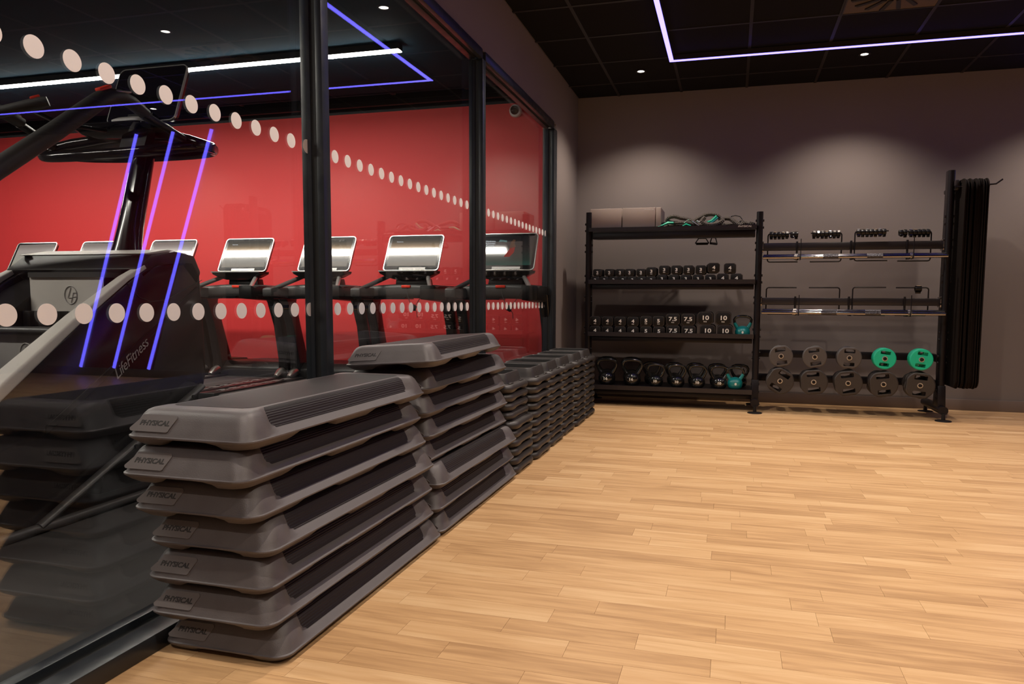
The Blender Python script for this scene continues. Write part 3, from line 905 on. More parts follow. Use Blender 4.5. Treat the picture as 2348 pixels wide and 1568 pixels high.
ribbed_tube([(-0.12, 0.0, 0.075), (-0.07, 0.0, 0.072), (-0.02, -0.02, 0.035), (0.02, -0.03, 0.014), (0.05, -0.02, 0.03)], 0.0190).build('sleeve', M['braid'], t)
ribbed_tube([(0.02, 0.03, 0.045), (0.05, 0.02, 0.04), (0.08, 0.0, 0.03), (0.12, -0.01, 0.02), (0.145, 0.0, 0.012)], 0.0180).build('sleeve', M['braid'], t)
MB().tube([(-0.06, 0.0, 0.09), (-0.02, 0.0, 0.098), (0.02, 0.0, 0.088), (0.04, 0.0, 0.06)], 0.009, 8, sy=0.5).build('webbing', M['strap'], t)
MB().tube([(0.0, -0.03, 0.07), (0.015, -0.035, 0.045)], 0.004, 6).build('metal_clip', M['tm_silver'], t)
ribbed_tube([(-0.14, 0.05, 0.02), (-0.05, 0.06, 0.03), (0.05, 0.06, 0.025), (0.13, 0.05, 0.02)], 0.016).build('sleeve', M['braid'], t)
# two stirrup handles hanging behind the top shelf
def stirrup(x, y, z, w_, h_, yaw, lab):
    t = thing('stirrup_handle', lab, 'handle', (x, y, z), (0, 0, yaw), 'stirrup handles hanging under the top shelf')
    MB().tube([(0, 0, 0.10), (0, 0, h_ + 0.0)], 0.004, 6).tube([(-w_ * 0.55, 0, h_ * 0.9), (-w_, 0, 0.008), (-w_ * 0.94, 0, 0.0)], 0.0055, 6).tube([(w_ * 0.55, 0, h_ * 0.9), (w_, 0, 0.008), (w_ * 0.94, 0, 0.0)], 0.0055, 6).tube([(-w_ * 0.58, 0, h_ * 0.9), (w_ * 0.58, 0, h_ * 0.9)], 0.0055, 6).build('webbing', M['strap'], t)
    MB().cyl((-w_ * 0.9, 0, 0.0), (w_ * 0.9, 0, 0.0), 0.011, n=12).build('grip', M['rubber'], t)
stirrup(-0.285, 6.96, 1.500, 0.060, 0.055, 0.05, 'black D-shaped handle hanging behind the top shelf, seen face on')
stirrup(-0.180, 6.96, 1.500, 0.055, 0.060, 1.0, 'black D-shaped handle hanging behind the top shelf, turned edgeways')

# ---- dumbbells
def dumbbell(w_, h_, L, num, small):
    """front head face at y=0, resting on z=0"""
    t = thing('dumbbell', 'x', 'dumbbell')
    hd = MB()
    c = min(w_, h_) * 0.16
    def oc(hx, hz, c): return [(hx, -hz + c), (hx, hz - c), (hx - c, hz), (-hx + c, hz), (-hx, hz - c), (-hx, -hz + c), (-hx + c, -hz), (hx - c, -hz)]
    hh = L * 0.30
    rg = []
    for y, s in ((0.0, 0.93), (0.004, 0.985), (0.010, 1.0), (hh - 0.008, 1.0), (hh, 0.9)):
        rg.append([(x, y, z + h_ / 2) for x, z in oc(w_ / 2 * s, h_ / 2 * s, c)])
    hd.loft(rg)
    hm = hd.mesh('head', M['rubber'], bevel=0.0018, seg=1)
    a = link('head', hm, t)
    b = link('head', hm, t, (0, L, 0), (0, 0, PI))
    hz = h_ / 2
    MB().cyl((0, hh - 0.004, hz), (0, L - hh + 0.004, hz), 0.0135, n=14).build('handle', M['chrome'], t)
    # worn rim line
    rm = MB()
    o1 = oc(w_ / 2 * 0.955, h_ / 2 * 0.955, c); o2 = oc(w_ / 2 * 0.915, h_ / 2 * 0.915, c)
    rm.loft([[(x, -0.0006, z + hz) for x, z in o1], [(x, -0.0012, z + hz) for x, z in o2]], False, False)
    rm.build('face_rim', M['rubber_edge'], a)
    link('number', text_mesh(num, h_ * 0.46, M['white_print'], 0.0003, 1.28, 0.0, 0.0012), a, (0, -0.0012, hz + h_ * 0.02), (R(90), 0, 0))
    link('lettering', text_mesh('KG', h_ * 0.13, M['white_print'], 0.0003, 1.3, 0.0, 0.0003), a, (0, -0.0012, hz - h_ * 0.27), (R(90), 0, 0))
    return t
DB = {'2': (0.084, 0.066, 0.155), '3': (0.094, 0.080, 0.170), '4': (0.104, 0.088, 0.185), '5': (0.106, 0.092, 0.195), '7.5': (0.124, 0.104, 0.205), '10': (0.136, 0.113, 0.215)}
protos = {k: None for k in DB}
ds, dc = math.sin(th), math.cos(th)
def place_db(num, x, y, z, label, group, yaw=0.0, rx=None):
    rot = (th if rx is None else rx, 0, yaw)
    if protos[num] is None:
        w_, h_, L = DB[num]; o = dumbbell(w_, h_, L, num, False)
        o.location = (x, y, z); o.rotation_euler = rot; o['label'] = label; o['group'] = group
        protos[num] = o
    else:
        o = dup(protos[num], (x, y, z), rot, label, group)
    return o
def nth(i):
    return ['first', 'second', 'third', 'fourth', 'fifth', 'sixth', 'seventh', 'eighth', 'ninth', 'tenth', 'eleventh', 'twelfth', 'thirteenth', 'fourteenth'][i]
def stack_row(low, top, zs, where):
    for i, (n, x) in enumerate(low):
        place_db(n, x, 6.526 + random.uniform(0, 0.006), zs, '%s kg dumbbell, %s from left, bottom layer on the %s' % (n, nth(i), where), 'dumbbells on the ' + where)
    for i, (n, x) in enumerate(top):
        x *= 0.982
        w2 = DB[n][0] / 2
        under = [DB[m][1] for m, xx in low if abs(xx - x) < w2 * 0.9 + DB[m][0] / 2 * 0.9]
        h = max(under) if under else 0.066
        tilt_ = (n == '4' and i == 10)
        place_db(n, x, 6.528 + random.uniform(0, 0.008), zs + h + 0.0008 + (0.004 if tilt_ else 0), '%s kg dumbbell%s, %s from left, top layer on the %s' % (n, ' lying askew' if tilt_ else '', nth(i), where), 'dumbbells on the ' + where, 0.10 if tilt_ else 0)
stack_row([('2', x) for x in (-1.218, -1.133, -1.048, -0.963, -0.877, -0.792, -0.707)] + [('3', x) for x in (-0.612, -0.507, -0.402, -0.297, -0.190)] + [('4', -0.083), ('4', 0.033)],
          [('2', -1.220), ('2', -1.109), ('2', -1.009), ('2', -0.921), ('2', -0.816), ('3', -0.720), ('3', -0.604), ('3', -0.494), ('3', -0.387), ('3', -0.279), ('4', -0.165), ('4', -0.025)], 1.119, 'upper dumbbell shelf')
stack_row([('4', -1.213), ('4', -1.099), ('4', -0.980), ('4', -0.864), ('5', -0.745), ('5', -0.629), ('7.5', -0.504), ('7.5', -0.366), ('10', -0.203), ('10', -0.052)],
          [('4', -1.236), ('4', -1.120), ('4', -0.999), ('4', -0.881), ('5', -0.760), ('5', -0.646), ('7.5', -0.517), ('7.5', -0.380), ('10', -0.229), ('10', -0.072)], 0.643, 'lower dumbbell shelf')

# ---- kettlebells
def kettlebell(scale, num, body, handle_mat, horns):
    t = thing('kettlebell', 'x', 'kettlebell')
    mb = MB()
    prof = [(0.040, 0.0), (0.050, 0.003), (0.062, 0.018), (0.068, 0.040), (0.069, 0.058), (0.062, 0.080), (0.048, 0.097), (0.030, 0.108), (0.012, 0.112)]
    mb.loft([[(r_ * scale * math.cos(a), r_ * scale * math.sin(a), z * scale) for a in A] for r_, z in prof])
    b = mb.build('body', body, t)
    s = scale
    pts = [(-0.038, 0, 0.085), (-0.060, 0, 0.115), (-0.074, 0, 0.145), (-0.076, 0, 0.168), (-0.064, 0, 0.188), (-0.035, 0, 0.199), (0, 0, 0.201),
           (0.035, 0, 0.199), (0.064, 0, 0.188), (0.076, 0, 0.168), (0.074, 0, 0.145), (0.060, 0, 0.115), (0.038, 0, 0.085)]
    P = [tuple(c * s for c in p) for p in pts]
    rr = [0.018, 0.014, 0.012, 0.0125, 0.0125, 0.013, 0.013, 0.013, 0.0125, 0.0125, 0.012, 0.014, 0.018]
    MB().tube(P, [q * s for q in rr], 12).build('handle', handle_mat, t)
    if horns:
        MB().tube([tuple(c * s for c in p) for p in ((-0.036, 0, 0.08), (-0.060, 0, 0.115), (-0.073, 0, 0.140))], [0.020 * s, 0.0165 * s, 0.014 * s], 12).build('coating', body, t)
        MB().tube([tuple(c * s for c in p) for p in ((0.036, 0, 0.08), (0.060, 0, 0.115), (0.073, 0, 0.140))], [0.020 * s, 0.0165 * s, 0.014 * s], 12).build('coating', body, t)
    MB().cyl((0, -0.0675 * s, 0.052 * s), (0, -0.0705 * s, 0.052 * s), 0.019 * s, n=20).build('number_plate', body, b)
    link('number', text_mesh(num, 0.030 * s, M['white_print'], 0.0004, 1.2, 0, 0.001), b, (0, -0.0709 * s, 0.052 * s), (R(90), 0, 0))
    return t
GB = M['gloss_black']
kt = kettlebell(0.95, '8', M['teal'], GB, True)
kt.location = (0.097, 6.592, 0.643); kt.rotation_euler = (0, 0, 0.0)
kt['label'] = 'teal 8 kg kettlebell with black handle beside the 10 kg dumbbells'; kt['group'] = 'teal kettlebells on the rack'
dup(kt, (0.045, 6.585, 0.187), (0, 0, 0.08), 'teal 8 kg kettlebell on the bottom shelf with a black one behind', 'teal kettlebells on the rack')
k16 = kettlebell(1.16, '16', GB, GB, False)
k10 = kettlebell(0.98, '10', GB, GB, False)
for p, lab, x, yv, src in ((0, 'leftmost glossy black 16 kg kettlebell on the bottom shelf', -1.110, 6.60, k16), (1, 'second glossy black 16 kg kettlebell from the left on the bottom shelf', -0.873, 6.60, k16)):
    if p == 0:
        src.location = (x, yv, 0.187); src['label'] = lab; src['group'] = 'black kettlebells in the front row'
    else: dup(src, (x, yv, 0.187), None, lab, 'black kettlebells in the front row')
for i, x in enumerate((-0.655, -0.463, -0.281, -0.090)):
    lab = 'glossy black 10 kg kettlebell, %s in the front row of the bottom shelf' % ['first', 'second', 'third', 'last'][i]
    if i == 0:
        k10.location = (x, 6.585, 0.187); k10['label'] = lab; k10['group'] = 'black kettlebells in the front row'
    else: dup(k10, (x, 6.585, 0.187), None, lab, 'black kettlebells in the front row')
for i, x in enumerate((-1.140, -0.905, -0.715, -0.505, -0.310, -0.115, 0.085)):
    src = k16 if i < 2 else k10
    nmb = 'leftmost,second,third,fourth,fifth,sixth,rightmost'.split(',')[i]
    dup(src, (x, 6.785, 0.187), None, 'black kettlebell in the back row of the bottom shelf, %s' % nmb, 'black kettlebells in the back row')

# ---- weight plates on the pegs
def plate(rad, thick, flats, mat, hole=0.020):
    t = thing('weight_plate', 'x', 'weight plate')
    n = 48
    outer = []
    for i in range(n):
        a = 2 * PI * i / n
        r_ = rad
        # three flats like a hand-grip plate
        for fa in flats:
            d = math.cos(a - fa)
            if d > 0.2: r_ = min(r_, rad * 0.90 / d)
        outer.append((r_ * math.cos(a), r_ * math.sin(a)))
    bm = bmesh.new()
    def loop(pts, y): return [bm.verts.new((x, y, z)) for x, z in pts]
    def rect(cx, cz, hx, hz):
        return [(cx + x, cz + z) for x, z in rrect(hx, hz, hz * 0.35, 3)]
    s = rad / 0.1
    holes = [rect(0, 0.056 * s, 0.044 * s, 0.0155 * s), rect(0, -0.056 * s, 0.044 * s, 0.0155 * s)]
    bore = [(hole * math.cos(2 * PI * i / 20), hole * math.sin(2 * PI * i / 20)) for i in range(20)]
    faces2 = []
    rings = {}
    for side, y in (('f', 0.0), ('b', thick)):
        ov = loop([(x * 0.93, z * 0.93) for x, z in outer], y)
        hv = [loop(h, y) for h in holes + [bore]]
        es = []
        for L_ in [ov] + hv:
            for i in range(len(L_)): es.append(bm.edges.new((L_[i], L_[(i + 1) % len(L_)])))
        bmesh.ops.triangle_fill(bm, use_beauty=True, edges=es)
        rings[side] = (ov, hv)
    m1 = loop(outer, 0.005); m2 = loop(outer, thick - 0.005)
    def bridge(a, b):
        for i in range(len(a)):
            j = (i + 1) % len(a); bm.faces.new((a[i], a[j], b[j], b[i]))
    bridge(rings['f'][0], m1); bridge(m1, m2); bridge(m2, rings['b'][0])
    for a, b in zip(rings['f'][1], rings['b'][1]): bridge(a, b)
    bmesh.ops.recalc_face_normals(bm, faces=bm.faces)
    me = bpy.data.meshes.new('disc'); bm.to_mesh(me); bm.free()
    for p in me.polygons: p.use_smooth = True
    me.set_sharp_from_angle(angle=R(30)); me.materials.append(mat)
    link('disc', me, t)
    MB().ring_plate(0.0145, hole + 0.0015, -0.0015, thick + 0.001, 24, 'y').build('steel_bush', M['tm_silver'], t)
    return t
FL = (R(90), R(270), R(180))
FL0 = (R(90), R(270))
pg = plate(0.098, 0.030, (R(90), R(270)), M['plate_grey']); pgr = plate(0.088, 0.026, (), M['green']); pd = plate(0.115, 0.036, FL, M['plate_dark'])
used = set()
rank = ['front', 'second', 'third', 'fourth']
rots_t = (R(10), R(10), R(-2), R(-6), R(-9)); rots_b = (R(-32), R(6), R(8), R(8), R(-5))
pgn = ['leftmost', 'second', 'third', 'fourth', 'rightmost']
for i, x in enumerate(PEGX):
    green = i >= 3
    src = pgr if green else pg
    th_ = 0.0275 if green else 0.0315
    nump = (2, 2, 3, 4, 4)[i]
    for k in range(nump):
        lab = '%s round weight plate, %s on the %s upper peg' % ('bright green' if green else 'mid grey', rank[k], pgn[i])
        loc = (x, 6.490 + k * th_, 0.4965 - 0.0015)
        rot = (0, -rots_t[i] + (0 if k == 0 else random.uniform(-0.6, 0.6)), 0)
        if src.name not in used:
            src.location = loc; src.rotation_euler = rot; src['label'] = lab; src['group'] = 'weight plates on the upper pegs'; used.add(src.name)
        else: dup(src, loc, rot, lab, 'weight plates on the upper pegs')
    for k in range(4):
        lab = 'large blackish weight plate, %s on the %s lower peg' % (rank[k], pgn[i])
        loc = (x - 0.002, 6.490 + k * 0.0375, 0.2815 - 0.0015)
        rot = (0, -rots_b[i] + (0 if k == 0 else random.uniform(-0.5, 0.5)), 0)
        if pd.name not in used:
            pd.location = loc; pd.rotation_euler = rot; pd['label'] = lab; pd['group'] = 'weight plates on the lower pegs'; used.add(pd.name)
        else: dup(pd, loc, rot, lab, 'weight plates on the lower pegs')

# ---- barbells
def barbell():
    t = thing('barbell', 'x', 'barbell')
    MB().cyl((-0.71, 0, 0), (0.71, 0, 0), 0.0152, n=20).build('shaft', M['chrome'], t)
    for s in (-1, 1):
        MB().cyl((s * 0.435, 0, 0), (s * 0.460, 0, 0), 0.021, n=20).build('inner_collar', M['dchrome'], t)
        MB().cyl((s * 0.70, 0, 0), (s * 0.712, 0, 0), 0.0145, n=20).build('end_cap', M['rubber'], t)
        MB().cyl((s * 0.17 - 0.06, 0, 0), (s * 0.17 + 0.06, 0, 0), 0.0156, n=20).build('knurled_grip', M['knurl'], t)
    return t
bb = barbell()
bp = [(0.965, 6.532, 1.352, 'barbell at the back of the upper pair of steel bars'), (0.955, 6.466, 1.338, 'barbell at the front of the upper pair of steel bars'),
      (0.970, 6.532, 0.886, 'barbell at the back of the lower pair of steel bars'), (0.958, 6.466, 0.870, 'barbell at the front of the lower pair of steel bars')]
for i, (x, y, z, lab) in enumerate(bp):
    rot = (random.uniform(0, 3), 0, 0)
    if i == 0: bb.location = (x, y, z); bb['label'] = lab; bb['group'] = 'steel barbells on the rack'
    else: dup(bb, (x, y, z), rot, lab, 'steel barbells on the rack')

# ---- barbell collars on the hooks
def clip():
    t = thing('barbell_clip', 'x', 'barbell clip')
    MB().ring_plate(0.015, 0.0245, 0, 0.030, 20, 'x').build('ring', M['tm_black'], t, bevel=0.002)
    MB().box(0.003, 0.027, -0.010, 0.010, -0.040, -0.022).build('lever', M['tm_gloss'], t, bevel=0.003)
    MB().box(0.006, 0.024, -0.012, 0.012, 0.0235, 0.0275).build('steel_spring', M['tm_silver'], t)
    return t
cl = clip(); first = True
hkname = ['leftmost upper hook', 'second upper hook from the left', 'third upper hook from the left', 'rightmost upper hook']
for hi, (xv, xe, frt) in enumerate(HK):
    sg = 1 if xe > xv else -1
    yv = 6.545 if frt else 6.645
    cnt = (7, 7, 7, 7)[hi]
    for k in range(cnt):
        x = xv + sg * (0.012 + k * 0.0325) + (0 if sg > 0 else -0.030) + (0.010 * sg if (hi in (0, 3) and k > 4) else 0)
        loc = (x, yv, 1.552 - 0.0093); rot = (random.choice((0.2, -0.3, 0.9, 1.6, 2.4, -1.2, 3.0)), 0, 0)
        rot = (random.uniform(-0.9, 0.9), 0, 0)
        lab = 'black barbell clip, %s from the bend of the %s' % (nth(k), hkname[hi])
        if first: cl.location = loc; cl.rotation_euler = rot; cl['label'] = lab; cl['group'] = 'barbell clips on the upper hooks'; first = False
        else: dup(cl, loc, rot, lab, 'barbell clips on the upper hooks')
o = dup(cl, (1.475, 6.645, 1.086 - 0.0093), (0.1, 0, 0), 'single black barbell clip alone on the right middle hook'); o.scale = (1.7, 1, 1)
if 'group' in o: del o['group']

# ---- exercise mats
def mat_mesh(th_, bend):
    mb = MB(); rings = []
    pts = rrect(0.29, 0.835, 0.075, 7, 2, 14)
    def off(y, z):
        return bend * (math.cos(z * 1.9) - 1) * 0.5
    ring = lambda xo, inset: [(xo + off(y, z), y * (1 - inset), z * (1 - inset * 0.4) - 0.835) for y, z in pts]
    mb.loft([ring(0, 0.004), ring(th_ * 0.25, 0), ring(th_ * 0.75, 0), ring(th_, 0.004)])
    return mb
me_a = mat_mesh(0.0085, 0.014).mesh('mat_sheet', M['mat'])
me_b = mat_mesh(0.0085, -0.006).mesh('mat_sheet', M['mat'])
xm = 1.745
gaps = [0.0, 0.0012, 0.0015, 0.014, 0.0012, 0.016, 0.0012, 0.0010, 0.0012, 0.0010, 0.0012, 0.011, 0.010]
for k in range(13):
    xm += gaps[k]
    t = thing('exercise_mat', 'black hanging exercise mat with rounded corners, %s from the rack post' % (['nearest', 'second', 'third', 'fourth', 'fifth', 'sixth', 'seventh', 'eighth', 'ninth', 'tenth', 'eleventh', 'twelfth', 'farthest'][k]), 'exercise mat', (xm, 6.70 - 0.008 + random.uniform(-0.008, 0.008), 1.945 - 0.004 * (k % 3)), group='exercise mats hanging at the rack end')
    link('mat_sheet', me_b if k in (3, 4, 5, 11, 12) else me_b, t)
    mb = MB()
    for y in (-0.19, 0.11):
        mb.ring_plate(0.008, 0.014, -0.0004, 0.0089, 14, 'x', (0, y, -0.052))
    mb.build('eyelet', M['dchrome'], t)
    xm += 0.0085

# ================================================================== TREADMILLS (behind the glass)
def treadmill():
    t = thing('treadmill', 'x', 'treadmill')
    # base and deck (user side is -y)
    MB().prism([(0.10, 0.03), (0.94, 0.03), (0.94, 0.16), (0.80, 0.30), (0.18, 0.325), (0.10, 0.26)], 'x', -0.36, 0.36).build('motor_cover', M['tm_black'], t, bevel=0.012)
    MB().box(-0.27, 0.27, -1.15, 0.12, 0.155, 0.170).build('belt', M['belt'], t)
    MB().cyl((-0.27, -1.15, 0.125), (0.27, -1.15, 0.125), 0.045, n=16).build('roller', M['belt'], t)
    for s in (-1, 1):
        MB().box(s * 0.355 - 0.08, s * 0.355 + 0.08, -1.22, 0.16, 0.06, 0.185).build('side_rail', M['tm_black'], t, bevel=0.010)
        d = MB()
        for i in range(7):
            for j in (0, 1):
                d.box(s * 0.355 - 0.035 + j * 0.045, s * 0.355 - 0.022 + j * 0.045, -0.16 - i * 0.15, -0.06 - i * 0.15, 0.1845, 0.1862)
        d.build('foot_stripe', M['tm_mid'], t)
        MB().tube([(s * 0.385, -0.02, 0.19), (s * 0.385, 0.04, 0.225), (s * 0.385, 0.12, 0.245), (s * 0.385, 0.2, 0.25)], [0.026, 0.040, 0.046, 0.046], 14).build('end_cap', M['dchrome'], t)
        # upright
        up = MB(); rg = []
        for (y, z, hx, hy) in ((0.20, 0.22, 0.075, 0.115), (0.17, 0.36, 0.060, 0.10), (0.08, 0.70, 0.052, 0.085), (0.0, 0.93, 0.056, 0.095), (-0.02, 1.01, 0.062, 0.13)):
            rg.append([(s * 0.392 + a, y + b, z) for a, b in rrect(hx * 0.88, hy, 0.035, 4)])
        up.loft(rg).build('upright', M['tm_gloss'], t)
    # crossbar
    cb = MB(); rg = []
    for i in range(13):
        x = -0.41 + 0.82 * i / 12
        lift = 0.020 * (1 - (x / 0.41) ** 2)
        rg.append([(x, 0.03 + a, 1.022 + lift + b) for a, b in rrect(0.10, 0.066, 0.045, 4)])
    c = cb.loft(rg).build('crossbar', M['tm_grey'], t)
    MB().box(-0.37, -0.02, -0.078, 0.12, 0.965, 0.985).build('underside', M['tm_gloss'], c)
    # arms towards the user
    ra = MB().prism([(-0.42, 0.965), (0.06, 0.940), (0.06, 1.075), (-0.15, 1.088), (-0.30, 1.085), (-0.36, 1.070), (-0.42, 1.090)], 'x', 0.285, 0.425).build('right_arm', M['tm_black'], t, bevel=0.012)
    MB().ring_plate(0.034, 0.042, 1.078, 1.086, 20, 'z', (0.355, -0.22, 0)).build('cup_holder', M['tm_silver'], ra)
    la = MB().prism([(-0.34, 0.985), (0.06, 0.965), (0.06, 1.07), (-0.28, 1.075), (-0.34, 1.06)], 'x', -0.435, -0.335).build('left_arm', M['tm_grey'], t, bevel=0.012)
    MB().box(-0.43, -0.34, -0.30, 0.0, 0.962, 0.985).build('underside', M['tm_gloss'], la)
    # angled hand grips
    MB().tube([(-0.39, -0.33, 1.035), (-0.36, -0.24, 1.065), (-0.22, 0.02, 1.185), (-0.20, 0.05, 1.198)], [0.020, 0.021, 0.021, 0.019], 12).build('hand_grip', M['tm_grey'], t)
    MB().tube([(0.33, -0.30, 1.070), (0.25, -0.14, 1.135), (0.20, -0.04, 1.175)], [0.018, 0.020, 0.019], 12).build('hand_grip', M['tm_silver'], t)
    # neck and console
    MB().prism([(-0.16, 1.05), (0.20, 1.05), (0.18, 1.16), (-0.14, 1.18)], 'y', 0.0, 0.10).build('neck', M['tm_black'], t, bevel=0.01)
    MB().box(-0.055, 0.035, -0.076, -0.05, 1.072, 1.096).build('stop_button', M['red_part'], t, bevel=0.004)
    MB().loft([[(x, -0.010 + 0.10 * y2, z) for x, y2 in pts] for z, pts in (
        (1.150, rrect(0.13, 0.45, 0.04, 4)), (1.168, rrect(0.20, 0.60, 0.05, 4)), (1.205, rrect(0.272, 0.75, 0.05, 4)), (1.228, rrect(0.278, 0.78, 0.05, 4)))]).build('console_base', M['tm_black'], t)
    MB().box(-0.275, 0.275, -0.10, -0.088, 1.222, 1.232).build('tray_edge', M['tm_silver'], t)
    tl = R(26.3)
    sc = bpy.data.objects.new('screen_head', None)
    piv = (0, 0.088, 1.400)
    shell = MB().loft([[(x, y, z) for x, z in rrect(hx, hz, 0.035, 5)] for y, hx, hz in ((0.045, 0.22, 0.14), (0.028, 0.272, 0.182), (0.0, 0.280, 0.190), (-0.006, 0.278, 0.188))]).mesh('screen_shell', M['tm_gloss'], )
    sh = link('screen_shell', shell, t, piv, (-tl, 0, 0))
    rim = MB()
    o1 = rrect(0.2815, 0.1915, 0.036, 6); o2 = rrect(0.2735, 0.1835, 0.030, 6)
    rim.loft([[(x, 0.004, z) for x, z in o1], [(x, -0.0085, z) for x, z in o1], [(x, -0.0085, z) for x, z in o2], [(x, -0.005, z) for x, z in o2]], False, False)
    rim.build('screen_rim', M['tm_silver'], sh)
    MB().box(-0.247, 0.247, -0.0075, -0.0060, -0.140, 0.163).build('display', M['screen_a'], sh, smooth=False)
    MB().box(-0.115, 0.15, -0.012, -0.006, -0.181, -0.158).build('reading_ledge', M['white_plastic'], sh)
    return t
TX0 = -4.745
tms = []
tm = treadmill()
TSP = 0.918
tlab = {-3: 'treadmill at the far left end of the row behind the glass', -2: 'second treadmill from the left, behind the stair climber column', -1: 'treadmill showing just right of the stair climber column',
        0: 'treadmill left of the near black window post, its screen fully in view', 1: 'treadmill whose screen is crossed by the near black window post', 2: 'treadmill in the middle of the centre glass bay', 3: 'treadmill with the dark picture on its screen, nearest the grey wall'}
for k in range(-3, 4):
    loc = (TX0 + k * TSP, 6.20, 0)
    if k == -3:
        o = tm; o.location = loc; o['label'] = tlab[k]; o['group'] = 'treadmills along the red wall'
    else:
        o = dup(tm, loc, None, tlab[k], 'treadmills along the red wall')
    tms.append(o)
def child(o, n): return [c for c in o.children if c.name.split('.')[0] == n][0]
for i, o in enumerate(tms):
    d = child(child(o, 'screen_shell'), 'display')
    me = d.data.copy(); me.materials.clear(); me.materials.append((M['screen_b'], M['screen_b'], M['screen_b'], M['screen_a'], M['screen_a'], M['screen_a'], M['screen_c'])[i]); d.data = me
    if i == 6:
        sh = child(o, 'screen_shell')
        for s_, z in (('Hydrate.', 0.108), ('Recover.', 0.085), ('Repeat.', 0.062)):
            link('screen_text', text_mesh(s_, 0.026, M['lcd_text'], 0.0001, 1.1, 0, 0.0004), sh, (-0.165, -0.0082, z), (R(90), 0, 0))
        MB().prism([(-0.02, -0.055), (0.03, 0.035), (0.075, 0.045), (0.07, -0.01), (0.035, -0.055)], 'y', -0.0082, -0.0077).build('screen_picture', M['lcd_red'], sh)
        MB().prism([(0.02, 0.03), (0.03, 0.10), (0.05, 0.125), (0.07, 0.12), (0.065, 0.08), (0.085, 0.05)], 'y', -0.00825, -0.0077).build('screen_picture', M['lcd_skin'], sh)
        MB().prism([(-0.09, 0.10), (-0.08, 0.125), (-0.01, 0.115), (-0.01, 0.095), (-0.05, 0.105)], 'y', -0.00825, -0.0077).build('screen_picture', M['lcd_cyan'], sh)
    elif i in (5, 3):
        sh = child(o, 'screen_shell')
        link('screen_text', text_mesh('Hydrate.', 0.018, M['lcd_text'], 0.0001, 1.1, 0, 0.0), sh, (-0.16, -0.0082, 0.120), (R(90), 0, 0))
    # safety cord on the two that show one
    if i in (5, 6):
        mb = MB()
        mb.tube([(0.0, -0.08, 1.075), (0.02, -0.10, 1.00), (0.05, -0.11, 0.93), (0.09, -0.11, 0.89)], 0.003, 6)
        mb.tube([(0.09, -0.11, 0.89), (0.15, -0.15, 0.95), (0.22, -0.2, 1.03), (0.26, -0.26, 1.06)], 0.003, 6)
        mb.tube([(0.09, -0.11, 0.89), (0.12, -0.12, 0.85), (0.125, -0.12, 0.80)], 0.003, 6)
        c = mb.build('safety_cord', M['strap'], o)
        MB().box(0.065, 0.110, -0.125, -0.10, 0.865, 0.915, (0, 0.5, 0)).build('cord_clip', M['tm_black'], c, bevel=0.004)

